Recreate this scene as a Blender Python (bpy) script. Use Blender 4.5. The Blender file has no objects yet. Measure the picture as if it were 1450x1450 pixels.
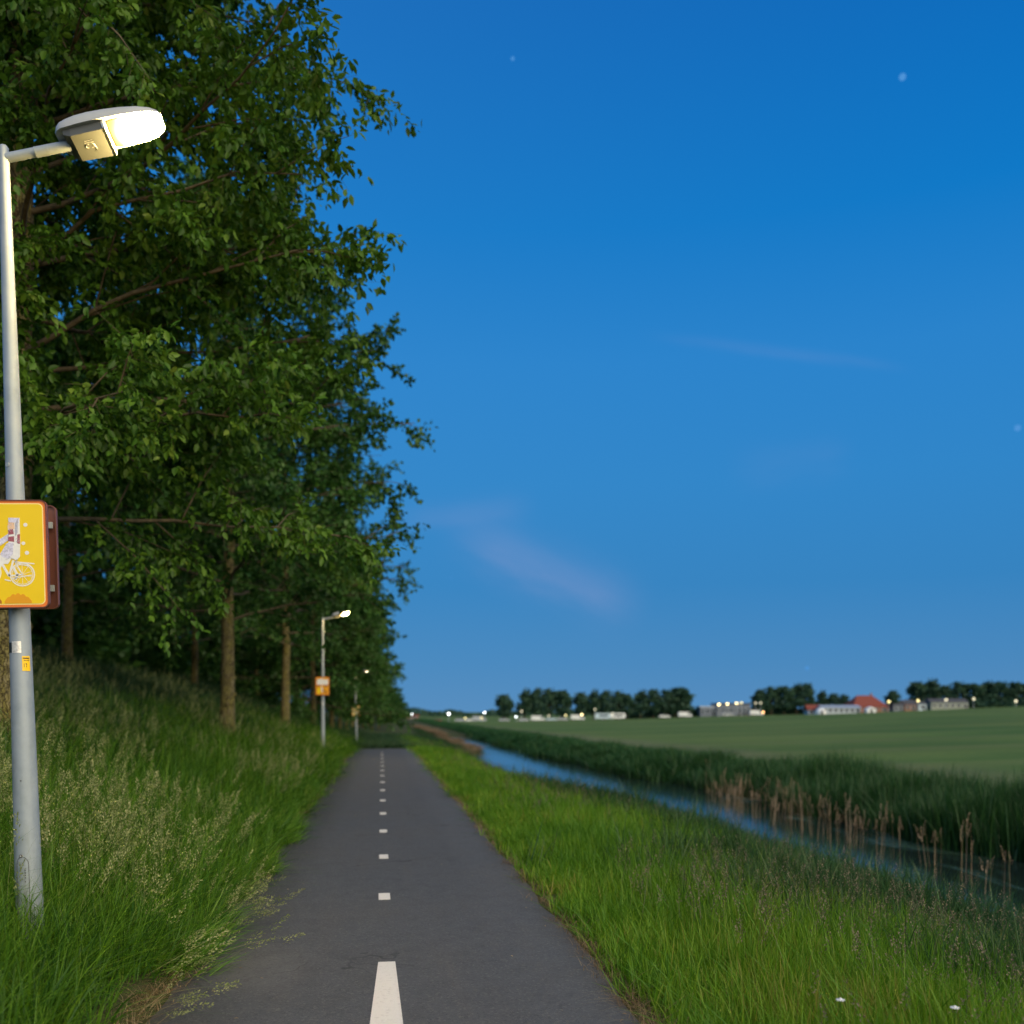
import bpy, math, random
import numpy as np
from mathutils import Vector, Matrix, Euler

sc = bpy.context.scene
C = sc.collection
R_ = math.radians

# ------------------------------------------------------------------ camera
FPX = 1357.0                       # focal length in photo pixels (1450 wide)
HOR = 1008.0                       # horizon row
YAW = math.atan(185/FPX)
CAM = Vector((-0.03, 0.0, 1.8))
FW = Vector((math.sin(YAW), math.cos(YAW), 0)); RT = Vector((math.cos(YAW), -math.sin(YAW), 0))
cd = bpy.data.cameras.new('camera'); cam = bpy.data.objects.new('camera', cd); C.objects.link(cam)
cam.location = CAM; cam.rotation_euler = (R_(90), 0, -YAW)
cd.sensor_width = 36; cd.lens = 36*FPX/1450; cd.shift_y = (HOR-725)/1450
cd.clip_start = 0.05; cd.clip_end = 20000
cd.dof.use_dof = True; cd.dof.focus_distance = 6.6; cd.dof.aperture_fstop = 1.2
sc.camera = cam

# ------------------------------------------------------------------ exposure
sc.view_settings.view_transform = 'Standard'; sc.view_settings.look = 'None'
sc.view_settings.exposure = 0; sc.view_settings.gamma = 1; sc.view_settings.use_curve_mapping = False
sc.cycles.max_bounces = 6; sc.cycles.transparent_max_bounces = 8
sc.cycles.sample_clamp_indirect = 4; sc.cycles.use_denoising = True
sc.cycles.caustics_reflective = False; sc.cycles.caustics_refractive = False

# ------------------------------------------------------------------ node helper
class NT:
    def __init__(s, tree): s.t = tree; s.t.nodes.clear()
    def n(s, typ, ins=None, **kw):
        nd = s.t.nodes.new(typ)
        for k, v in kw.items(): setattr(nd, k, v)
        for k, v in (ins or {}).items():
            if isinstance(v, bpy.types.NodeSocket): s.t.links.new(v, nd.inputs[k])
            else: nd.inputs[k].default_value = v
        return nd
    def l(s, a, b): s.t.links.new(a, b)
    def math(s, op, a, b=None, c=None, clamp=False):
        ins = {0: a}
        if b is not None: ins[1] = b
        if c is not None: ins[2] = c
        nd = s.n('ShaderNodeMath', ins, operation=op); nd.use_clamp = clamp
        return nd.outputs[0]
    def mix(s, f, a, b):
        nd = s.t.nodes.new('ShaderNodeMix'); nd.data_type = 'RGBA'
        for k, v in ((0, f), (6, a), (7, b)):
            if isinstance(v, bpy.types.NodeSocket): s.t.links.new(v, nd.inputs[k])
            else: nd.inputs[k].default_value = (v if k == 0 else (*v[:3], 1))
        return nd.outputs[2]
    def noise(s, scale, detail=3, vec=None, rough=.5, dist=0):
        ins = {'Scale': scale, 'Detail': detail, 'Roughness': rough, 'Distortion': dist}
        if vec is not None: ins['Vector'] = vec
        return s.n('ShaderNodeTexNoise', ins).outputs[0]
    def ramp(s, f, stops):
        nd = s.n('ShaderNodeValToRGB', {0: f}); cr = nd.color_ramp
        cr.elements[0].position = stops[0][0]; cr.elements[0].color = (*stops[0][1], 1)
        cr.elements[1].position = stops[-1][0]; cr.elements[1].color = (*stops[-1][1], 1)
        for p, c in stops[1:-1]:
            e = cr.elements.new(p); e.color = (*c, 1)
        return nd.outputs[0]
    def rng(s, f, a, b, c=0., d=1.):
        return s.n('ShaderNodeMapRange', {0: f, 1: a, 2: b, 3: c, 4: d}).outputs[0]

def srgb(r, g, b):
    f = lambda v: (v/255)/12.92 if v/255 <= .04045 else ((v/255+.055)/1.055)**2.4
    return (f(r), f(g), f(b))

# ------------------------------------------------------------------ world: clear dusk sky with one thin cirrus wisp
w = bpy.data.worlds.new('World'); sc.world = w; w.use_nodes = True
q = NT(w.node_tree)
gen = q.n('ShaderNodeTexCoord').outputs['Generated']
sep = q.n('ShaderNodeSeparateXYZ', {0: gen})
dx, dy, dz = sep.outputs
sky = q.ramp(dz, [(0.0, srgb(88, 140, 188)), (0.05, srgb(74, 136, 189)), (0.13, srgb(54, 131, 192)), (0.23, srgb(48, 133, 200)),
                  (0.34, srgb(40, 130, 203)), (0.45, srgb(8, 119, 198)), (0.60, srgb(0, 101, 184)), (1.0, srgb(0, 76, 156))])
# the afterglow side (behind and left of the camera) is a little paler than the side away from it
side = q.n('ShaderNodeVectorMath', {0: gen, 1: (-0.9, -0.42, 0.0)}, operation='DOT_PRODUCT').outputs['Value']
glow = q.rng(side, -0.9, 0.9, 0.0, 1.0)
sky = q.mix(q.math('MULTIPLY', glow, .36), sky, srgb(92, 162, 218))
# thin wisps
def wdir(px, py): return ((px-725)/FPX, (HOR-py)/FPX)
# tangent-plane coordinates about the view heading, as a fixed map on the sky
fx = q.n('ShaderNodeVectorMath', {0: gen, 1: tuple(RT)}, operation='DOT_PRODUCT').outputs['Value']
fz = q.n('ShaderNodeVectorMath', {0: gen, 1: tuple(FW)}, operation='DOT_PRODUCT').outputs['Value']
U = q.math('DIVIDE', fx, q.math('MAXIMUM', fz, .05)); V = q.math('DIVIDE', dz, q.math('MAXIMUM', fz, .05))
def wisp(p0, p1, wid, soft_seed):
    (u0, v0), (u1, v1) = wdir(*p0), wdir(*p1)
    L = math.hypot(u1-u0, v1-v0); ex, ey = (u1-u0)/L, (v1-v0)/L
    du = q.math('SUBTRACT', U, u0); dv = q.math('SUBTRACT', V, v0)
    al = q.math('ADD', q.math('MULTIPLY', du, ex), q.math('MULTIPLY', dv, ey))
    ac = q.math('ADD', q.math('MULTIPLY', du, -ey), q.math('MULTIPLY', dv, ex))
    cv = q.n('ShaderNodeCombineXYZ', {0: q.math('MULTIPLY', al, 9), 1: q.math('MULTIPLY', ac, 30), 2: float(soft_seed)}).outputs[0]
    nz = q.noise(1.0, 4, cv, .55)
    ac2 = q.math('ADD', ac, q.math('MULTIPLY', q.math('SUBTRACT', nz, .5), wid*1.6))
    g = q.math('EXPONENT', q.math('MULTIPLY', q.math('POWER', q.math('ABSOLUTE', q.math('DIVIDE', ac2, wid)), 2), -1))
    t = q.math('DIVIDE', al, L)
    e = q.math('MULTIPLY', q.n('ShaderNodeMapRange', {0: t, 1: -.15, 2: .3, 3: 0., 4: 1.}, interpolation_type='SMOOTHSTEP').outputs[0],
               q.n('ShaderNodeMapRange', {0: t, 1: .8, 2: 1.15, 3: 1., 4: 0.}, interpolation_type='SMOOTHSTEP').outputs[0])
    return q.math('MULTIPLY', q.math('MULTIPLY', g, e), q.rng(nz, .25, .7, .45, 1.))
front = q.math('GREATER_THAN', fz, .1)
w1 = q.math('MULTIPLY', wisp((650, 752), (890, 862), .024, 3), .34)
w3 = q.math('MULTIPLY', wisp((560, 735), (745, 718), .014, 9), .13)
w2 = q.math('MULTIPLY', wisp((940, 478), (1260, 518), .006, 5), .09)
w4 = q.math('MULTIPLY', wisp((1040, 665), (1200, 640), .02, 15), .06)
cl = q.math('MULTIPLY', q.math('ADD', q.math('ADD', q.math('ADD', w1, w2), w3), w4), front, clamp=True)
sky = q.mix(cl, sky, srgb(140, 158, 205))
bg = q.n('ShaderNodeBackground', {'Color': sky, 'Strength': 1.0})
q.l(bg.outputs[0], q.n('ShaderNodeOutputWorld').inputs[0])

# twilight afterglow: one very wide, weak, warm-neutral sun from behind the camera on the right
sd = bpy.data.lights.new('sun', 'SUN'); sun = bpy.data.objects.new('sun', sd); C.objects.link(sun)
sd.energy = 4.3; sd.angle = R_(80); sd.color = (1.0, .84, .54)
sun.rotation_euler = Vector((0.46, -0.74, 0.56)).to_track_quat('Z', 'Y').to_euler()

# ------------------------------------------------------------------ material library
def mat(name, build):
    m = bpy.data.materials.new(name); m.use_nodes = True
    t = NT(m.node_tree); out = t.n('ShaderNodeOutputMaterial')
    t.out = out; build(t); return m
def principled(t, col, rough=.6, metal=0., bump=None, bstr=.3, bdist=.01, spec=.5, **kw):
    ins = {'Roughness': rough, 'Metallic': metal, 'Specular IOR Level': spec}
    ins['Base Color'] = col if isinstance(col, bpy.types.NodeSocket) else (*col, 1)
    ins.update(kw)
    if bump is not None:
        ins['Normal'] = t.n('ShaderNodeBump', {'Strength': bstr, 'Distance': bdist, 'Height': bump}).outputs[0]
    p = t.n('ShaderNodeBsdfPrincipled', ins); t.l(p.outputs[0], t.out.inputs[0]); return p
def obco(t): return t.n('ShaderNodeTexCoord').outputs['Object']
def geopos(t): return t.n('ShaderNodeNewGeometry').outputs['Position']
def simple(name, col, rough=.6, metal=0., var=.12, scale=6., bstr=.15):
    def b(t):
        co = obco(t); nz = t.noise(scale, 4, co)
        c = t.mix(t.rng(nz, .3, .7), tuple(v*(1-var) for v in col), tuple(min(1, v*(1+var)) for v in col))
        principled(t, c, rough, metal, t.noise(scale*9, 3, co), bstr, .004)
    return mat(name, b)
def emit(name, col, st):
    def b(t):
        e = t.n('ShaderNodeEmission', {'Color': (*col, 1), 'Strength': st}); t.l(e.outputs[0], t.out.inputs[0])
    return mat(name, b)

def foliage(name, stops, trans=.35, gloss=.06, grough=.45, attr='tone', inst=0.0, patch=None):
    """two-sided leaf/blade: diffuse + translucent + a little gloss; hue by per-blade tone"""
    def b(t):
        f = t.n('ShaderNodeAttribute', attribute_name=attr).outputs['Fac']
        if inst:
            r = t.n('ShaderNodeObjectInfo').outputs['Random']
            f = t.math('ADD', t.math('MULTIPLY', f, 1-inst), t.math('MULTIPLY', r, inst))
        if patch:
            nz = t.noise(patch[0], 3, geopos(t))
            f = t.math('ADD', f, t.math('MULTIPLY', t.math('SUBTRACT', nz, .5), patch[1]), clamp=True)
        c = t.ramp(f, stops)
        d = t.n('ShaderNodeBsdfDiffuse', {'Color': c}); tr = t.n('ShaderNodeBsdfTranslucent', {'Color': c})
        m1 = t.n('ShaderNodeMixShader', {0: trans, 1: d.outputs[0], 2: tr.outputs[0]})
        g = t.n('ShaderNodeBsdfGlossy', {'Color': (.8, .8, .8, 1), 'Roughness': grough})
        m2 = t.n('ShaderNodeMixShader', {0: gloss, 1: m1.outputs[0], 2: g.outputs[0]})
        t.l(m2.outputs[0], t.out.inputs[0])
    return mat(name, b)

M = {}
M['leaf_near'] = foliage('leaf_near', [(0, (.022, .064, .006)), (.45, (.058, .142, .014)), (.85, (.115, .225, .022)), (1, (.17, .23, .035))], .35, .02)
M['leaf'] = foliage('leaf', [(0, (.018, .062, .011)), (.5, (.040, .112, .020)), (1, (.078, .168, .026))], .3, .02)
M['leaf_far'] = foliage('leaf_far', [(0, (.026, .062, .040)), (.5, (.040, .092, .056)), (1, (.06, .12, .06))], .2, .02)  # paler and bluer leaf: distance haze put into the colour
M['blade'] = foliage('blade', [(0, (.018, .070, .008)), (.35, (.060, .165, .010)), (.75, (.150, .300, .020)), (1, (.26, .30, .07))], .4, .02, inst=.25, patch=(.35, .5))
M['blade_slope'] = foliage('blade_slope', [(0, (.020, .058, .020)), (.5, (.036, .085, .028)), (.85, (.065, .105, .036)), (1, (.13, .13, .06))], .3, .03, inst=.3, patch=(.3, .5))  # darker blades: the shade under the trees is put into the colour
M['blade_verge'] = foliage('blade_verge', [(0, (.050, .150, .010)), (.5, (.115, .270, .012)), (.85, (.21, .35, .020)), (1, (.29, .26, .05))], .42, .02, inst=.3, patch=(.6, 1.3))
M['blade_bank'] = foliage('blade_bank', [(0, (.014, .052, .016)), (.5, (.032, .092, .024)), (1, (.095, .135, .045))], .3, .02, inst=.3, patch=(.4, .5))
M['pasture'] = foliage('pasture', [(0, (.055, .13, .04)), (.5, (.085, .165, .055)), (1, (.13, .19, .085))], .3, .02, inst=.5)
M['seed'] = foliage('seed', [(0, (.12, .17, .04)), (.5, (.24, .28, .085)), (1, (.40, .40, .18))], .35, .03, inst=.4)
M['seed_purple'] = foliage('seed_purple', [(0, (.10, .11, .05)), (.5, (.17, .14, .085)), (1, (.25, .19, .13))], .35, .03, inst=.4)
M['reed'] = foliage('reed', [(0, (.014, .056, .012)), (.6, (.030, .105, .022)), (1, (.058, .15, .03))], .3, .04, inst=.4)
M['dry_reed'] = foliage('dry_reed', [(0, (.22, .15, .085)), (.5, (.36, .26, .16)), (1, (.50, .38, .26))], .3, .03, inst=.4)
M['thatch'] = foliage('thatch', [(0, (.15, .095, .045)), (.5, (.29, .20, .11)), (1, (.42, .33, .19))], .3, .03, inst=.4)

def b_bark(t):
    co = obco(t)
    mp = t.n('ShaderNodeMapping', {'Vector': co, 'Scale': (1., 1., .22)}).outputs[0]
    wob = t.n('ShaderNodeTexNoise', {'Vector': co, 'Scale': 9., 'Detail': 3.}).outputs['Color']
    mv = t.n('ShaderNodeVectorMath', {0: wob, 1: (.16, .16, .10)}, operation='MULTIPLY').outputs[0]
    mp = t.n('ShaderNodeMapping', {'Vector': t.n('ShaderNodeVectorMath', {0: co, 1: mv}, operation='ADD').outputs[0], 'Scale': (1., 1., .13)}).outputs[0]
    v = t.n('ShaderNodeTexVoronoi', {'Vector': mp, 'Scale': 30., 'Randomness': 1.}, feature='DISTANCE_TO_EDGE').outputs[0]
    n1 = t.noise(5, 5, co, .6); n2 = t.noise(18, 4, mp, .6)
    crack = t.rng(v, 0, .12)
    c = t.mix(t.rng(n1, .35, .65), (.12, .095, .045), (.22, .195, .05))       # bark with yellow-green lichen film
    c = t.mix(t.math('MULTIPLY', t.rng(n2, .45, .7), .6), c, (.30, .26, .17))
    c = t.mix(crack, (.05, .036, .022), c)
    h = t.math('ADD', t.math('MULTIPLY', crack, .8), t.math('MULTIPLY', n2, .6))
    principled(t, c, .9, 0, h, .9, .03, .2)
M['bark'] = mat('bark', b_bark)
M['limb_bark'] = simple('limb_bark', (.085, .065, .038), .9, 0, .4, 14)

def b_asphalt(t):
    p = geopos(t)
    sx = t.n('ShaderNodeSeparateXYZ', {0: p})
    fine = t.noise(160, 2, p, .7); mid = t.noise(4.5, 4, p, .6); big = t.noise(.55, 3, p, .5)
    st = t.n('ShaderNodeMapping', {'Vector': p, 'Scale': (5., .22, 1.)}).outputs[0]
    streak = t.noise(1.0, 4, st, .6)
    c = t.mix(t.rng(fine, .25, .75), (.045, .050, .057), (.086, .093, .103))
    c = t.mix(t.math('MULTIPLY', t.rng(big, .35, .7), .5), c, (.075, .074, .074))
    c = t.mix(t.math('MULTIPLY', t.rng(mid, .45, .75), .35), c, (.034, .033, .034))
    c = t.mix(t.math('MULTIPLY', t.rng(streak, .5, .75), .35), c, (.08, .076, .074))
    # pale patch beside the grass
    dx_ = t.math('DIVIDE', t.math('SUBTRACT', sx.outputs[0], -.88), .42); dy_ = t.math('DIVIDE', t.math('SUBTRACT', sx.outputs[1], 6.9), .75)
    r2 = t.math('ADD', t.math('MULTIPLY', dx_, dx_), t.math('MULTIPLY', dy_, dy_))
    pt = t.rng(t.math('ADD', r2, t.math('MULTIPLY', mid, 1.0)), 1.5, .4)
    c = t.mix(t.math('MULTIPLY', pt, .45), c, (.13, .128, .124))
    # grit and soil along the edges
    ed = t.math('ABSOLUTE', t.math('SUBTRACT', sx.outputs[0], .05))
    e2 = t.rng(t.math('ADD', ed, t.math('MULTIPLY', mid, .35)), 1.5, 1.72)
    c = t.mix(t.math('MULTIPLY', e2, .6), c, (.10, .082, .06))
    vor = t.n('ShaderNodeTexVoronoi', {'Vector': p, 'Scale': 110.}).outputs[0]
    chip = t.n('ShaderNodeTexVoronoi', {'Vector': p, 'Scale': 75.}).outputs['Color']
    cs = t.n('ShaderNodeSeparateXYZ', {0: chip}).outputs[0]
    c = t.mix(t.math('MULTIPLY', t.rng(cs, .82, .95), .3), c, (.17, .165, .15))
    c = t.mix(t.math('MULTIPLY', t.rng(cs, .18, .05), .35), c, (.02, .02, .02))
    ck = t.n('ShaderNodeTexVoronoi', {'Vector': t.n('ShaderNodeVectorMath', {0: p, 1: t.n('ShaderNodeVectorMath', {0: t.n('ShaderNodeTexNoise', {'Vector': p, 'Scale': 3.}).outputs['Color'], 1: (.5, .5, .5)}, operation='MULTIPLY').outputs[0]}, operation='ADD').outputs[0], 'Scale': .42}, feature='DISTANCE_TO_EDGE').outputs[0]
    c = t.mix(t.math('MULTIPLY', t.math('MULTIPLY', t.rng(ck, .006, .002), t.rng(big, .5, .6)), .6), c, (.015, .015, .015))
    h = t.math('ADD', t.math('MULTIPLY', fine, .6), t.math('MULTIPLY', vor, .6))
    principled(t, c, .82, 0, h, .55, .006, .35)
M['asphalt'] = mat('asphalt', b_asphalt)
def b_paint(t):
    p = geopos(t); n1 = t.noise(30, 5, p, .7); n2 = t.noise(170, 2, p, .6)
    c = t.mix(t.rng(n1, .55, .8), (.66, .64, .60), (.42, .40, .37))
    c = t.mix(t.math('MULTIPLY', t.rng(n2, .5, .8), .35), c, (.36, .36, .34))
    principled(t, c, .7, 0, n2, .4, .003, .3)
M['road_paint'] = mat('road_paint', b_paint)
def b_soil(t):
    p = geopos(t); n1 = t.noise(3, 5, p, .6); n2 = t.noise(40, 3, p)
    c = t.mix(t.rng(n1, .3, .7), (.035, .052, .018), (.070, .060, .030))
    c = t.mix(t.math('MULTIPLY', t.rng(n2, .4, .7), .5), c, (.05, .09, .02))
    principled(t, c, .95, 0, n2, .6, .03, .1)
M['soil'] = mat('verge_soil', b_soil)
def b_field(t):
    p = geopos(t)
    st = t.n('ShaderNodeMapping', {'Vector': p, 'Rotation': (0, 0, R_(-8)), 'Scale': (.012, .07, 1.)}).outputs[0]
    n0 = t.noise(1.0, 3, st, .5); n1 = t.noise(.045, 4, p, .6); n2 = t.noise(1.4, 4, p, .7)
    c = t.mix(t.rng(n0, .42, .58), (.050, .105, .022), (.098, .155, .036))
    c = t.mix(t.math('MULTIPLY', t.rng(n1, .4, .65), .5), c, (.115, .14, .04))
    c = t.mix(t.math('MULTIPLY', t.rng(n2, .4, .7), .35), c, (.036, .09, .02))
    X_ = t.n('ShaderNodeSeparateXYZ', {0: p}).outputs[0]
    xx = t.math('ADD', X_, t.math('MULTIPLY', n1, 6))
    strip = t.math('MULTIPLY', t.rng(xx, 17.5, 19.5), t.rng(xx, 27, 23))
    c = t.mix(t.math('MULTIPLY', strip, .55), c, (.15, .14, .085))
    trk = t.n('ShaderNodeTexWave', {'Vector': p, 'Scale': .021, 'Distortion': 1.2, 'Detail': 2., 'Detail Scale': .4}, bands_direction='Y').outputs[1]
    c = t.mix(t.math('MULTIPLY', t.rng(trk, .72, .98), .35), c, (.14, .16, .06))
    principled(t, c, .95, 0, n2, .5, .08, .1)
M['field'] = mat('field_grass', b_field)
def b_water(t):
    p = geopos(t)
    mp = t.n('ShaderNodeMapping', {'Vector': p, 'Scale': (.55, .16, 1.)}).outputs[0]
    n1 = t.noise(1.0, 4, mp, .6, .6)
    sx = t.n('ShaderNodeSeparateXYZ', {0: p}).outputs[0]
    n1b = t.math('ADD', n1, t.rng(sx, 9.2, 13.0, -.13, .07))
    weed = t.math('MULTIPLY', t.rng(n1b, .57, .65), t.rng(t.noise(14, 3, p), .35, .55, .35, 1.))
    rip = t.noise(7, 4, p, .6)
    g = t.n('ShaderNodeBsdfPrincipled', {'Base Color': (.012, .02, .018, 1), 'Roughness': .09, 'IOR': 1.4, 'Specular IOR Level': 1.0,
            'Normal': t.n('ShaderNodeBump', {'Strength': .08, 'Distance': .01, 'Height': rip}).outputs[0]})
    d = t.n('ShaderNodeBsdfPrincipled', {'Base Color': (.035, .075, .028, 1), 'Roughness': .55})
    m = t.n('ShaderNodeMixShader', {0: t.math('MULTIPLY', weed, .85), 1: g.outputs[0], 2: d.outputs[0]})
    t.l(m.outputs[0], t.out.inputs[0])
M['water'] = mat('canal_water', b_water)
def b_pole(t):
    co = obco(t); z = t.n('ShaderNodeSeparateXYZ', {0: co}).outputs[2]
    n = t.noise(9, 5, co, .6); st = t.n('ShaderNodeMapping', {'Vector': co, 'Scale': (30., 30., 1.2)}).outputs[0]
    s2 = t.noise(1.0, 4, st, .6)
    c = t.mix(t.rng(n, .3, .7), (.27, .315, .36), (.33, .375, .42))
    low = t.math('MULTIPLY', t.rng(z, .75, .05), t.rng(s2, .45, .65))
    c = t.mix(t.math('MULTIPLY', low, .8), c, (.20, .22, .16))
    sc1 = t.noise(60, 3, st, .7); alg = t.math('MULTIPLY', t.rng(t.noise(3.5, 5, co, .65), .5, .72), t.rng(s2, .4, .6))
    c = t.mix(t.math('MULTIPLY', alg, .45), c, (.17, .20, .15)); c = t.mix(t.math('MULTIPLY', t.rng(sc1, .62, .72), .35), c, (.14, .14, .13))
    principled(t, c, t.rng(n, .3, .7, .38, .6), .15, n, .06, .003, .5)
M['pole'] = mat('pole_paint', b_pole)
M['housing'] = simple('housing_grey', (.42, .43, .43), .45, .1, .06, 8, .08)
M['cover'] = simple('cover_grey', (.075, .08, .078), .5, .1, .08, 8, .08)
M['joint'] = simple('dark_joint', (.06, .06, .06), .6)
def b_glass(t):       # frosted bowl, brightest round the bulb inside it
    co = obco(t); d = t.n('ShaderNodeVectorMath', {0: co, 1: (.850, -.015, LAMPZ)}, operation='DISTANCE').outputs['Value']
    g = t.math('EXPONENT', t.math('MULTIPLY', t.math('POWER', t.math('DIVIDE', d, .075), 2), -1))
    c = t.mix(g, (1.0, .64, .16), (1.0, .80, .42))
    e = t.n('ShaderNodeEmission', {'Color': c, 'Strength': t.math('ADD', 1.5, t.math('MULTIPLY', g, 1100))}); t.l(e.outputs[0], t.out.inputs[0])
LAMPZ = 5.105
M['lamp_glass'] = mat('lamp_glass', b_glass)
M['lamp_core'] = emit('lamp_core', (1.0, .84, .50), 140)
M['lamp_rim'] = simple('lamp_reflector', (.75, .74, .66), .3, .5, .03)
M['sign_yellow'] = simple('sign_yellow', (.84, .58, .0), .35, 0, .04, 5, .03)
M['sign_light'] = simple('sign_pale_line', (.92, .75, .30), .35, 0, .04)
M['sign_orange'] = simple('sign_orange', (.80, .19, .02), .4, 0, .06)
M['sign_brown'] = simple('sign_brown', (.16, .055, .035), .4, .1, .1)
M['sign_back'] = simple('sign_back_metal', (.40, .43, .42), .45, .3, .08)
M['sign_cloud'] = simple('sign_cloud', (.75, .33, .0), .4, 0, .05)
M['sign_rust'] = simple('sign_rust', (.42, .14, .01), .4, 0, .08)
M['print_white'] = simple('print_white', (.80, .78, .76), .45, 0, .06, 60)
M['print_grey'] = simple('print_grey', (.42, .42, .50), .45, 0, .3, 90)
M['print_maroon'] = simple('print_maroon', (.35, .09, .12), .45, 0, .4, 90)
M['print_skin'] = simple('print_skin', (.80, .52, .34), .45, 0, .1, 60)
M['print_lilac'] = simple('print_lilac', (.62, .60, .74), .45, 0, .25, 80)
M['black_band'] = simple('black_band', (.018, .026, .03), .5)
M['silver_foil'] = simple('silver_foil', (.80, .76, .70), .3, .4, .25, 60)
M['label_yellow'] = simple('label_yellow', (.90, .55, .0), .4, 0, .04)
M['ink'] = simple('ink', (.07, .03, .02), .5)
M['white_paint'] = simple('white_paint', (.74, .75, .75), .35, 0, .05)
M['pale_blue_paint'] = simple('pale_blue_paint', (.50, .62, .70), .35, 0, .05)
M['silver_paint'] = simple('silver_paint', (.45, .47, .5), .35, .3, .05)
M['dark_paint'] = simple('dark_paint', (.05, .06, .08), .35, .2, .05)
M['glass'] = simple('dark_glass', (.03, .04, .05), .1, 0, .1)
M['tyre'] = simple('tyre', (.02, .02, .02), .8)
M['rim'] = simple('rim', (.4, .4, .4), .4, .6)
M['roof_red'] = simple('roof_red', (.20, .045, .025), .8, 0, .2, 3)
M['roof_dark'] = simple('roof_dark', (.06, .06, .07), .8, 0, .2, 3)
M['wall_white'] = simple('wall_white', (.46, .50, .56), .8, 0, .06)
M['wall_cream'] = simple('wall_cream', (.27, .29, .24), .8, 0, .08)
M['wall_brick'] = simple('wall_brick', (.27, .13, .09), .85, 0, .2, 12)
M['wall_grey'] = simple('wall_grey', (.16, .18, .22), .8, 0, .08)
M['win_lit'] = emit('window_lit', (1.0, .74, .34), 1.6)
M['bulb_yellow'] = emit('bulb_yellow', (1.0, .80, .36), 9)
M['bulb_white'] = emit('bulb_white', (.92, .96, 1.0), 12)
M['bulb_orange'] = emit('bulb_orange', (1.0, .50, .16), 7)
M['bulb_dim'] = emit('bulb_dim', (1.0, .84, .36), 3.6)
M['bulb_faint'] = emit('bulb_faint', (1.0, .90, .60), 2.0)
M['star'] = emit('star_light', srgb(78, 148, 215), 1.0)

# ------------------------------------------------------------------ mesh helpers
def mesh_np(name, V, F, mats, tone=None, fmat=None, smooth=False):
    me = bpy.data.meshes.new(name)
    V = np.asarray(V, dtype=np.float32).reshape(-1, 3)
    if isinstance(F, np.ndarray):
        n = F.shape[1]; me.vertices.add(len(V)); me.vertices.foreach_set('co', V.ravel())
        me.loops.add(F.size); me.loops.foreach_set('vertex_index', F.astype(np.int32).ravel())
        me.polygons.add(len(F)); me.polygons.foreach_set('loop_start', np.arange(0, F.size, n, dtype=np.int32))
        me.polygons.foreach_set('loop_total', np.full(len(F), n, dtype=np.int32))
        me.update(calc_edges=True)
    else:
        me.from_pydata([tuple(v) for v in V.tolist()], [], F); me.update()
    if tone is not None:
        a = me.attributes.new('tone', 'FLOAT', 'POINT'); a.data.foreach_set('value', np.asarray(tone, dtype=np.float32))
    for m in (mats if isinstance(mats, (list, tuple)) else [mats]): me.materials.append(m)
    if fmat is not None: me.polygons.foreach_set('material_index', np.asarray(fmat, dtype=np.int32))
    if smooth: me.polygons.foreach_set('use_smooth', np.ones(len(me.polygons), dtype=bool))
    return me
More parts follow.
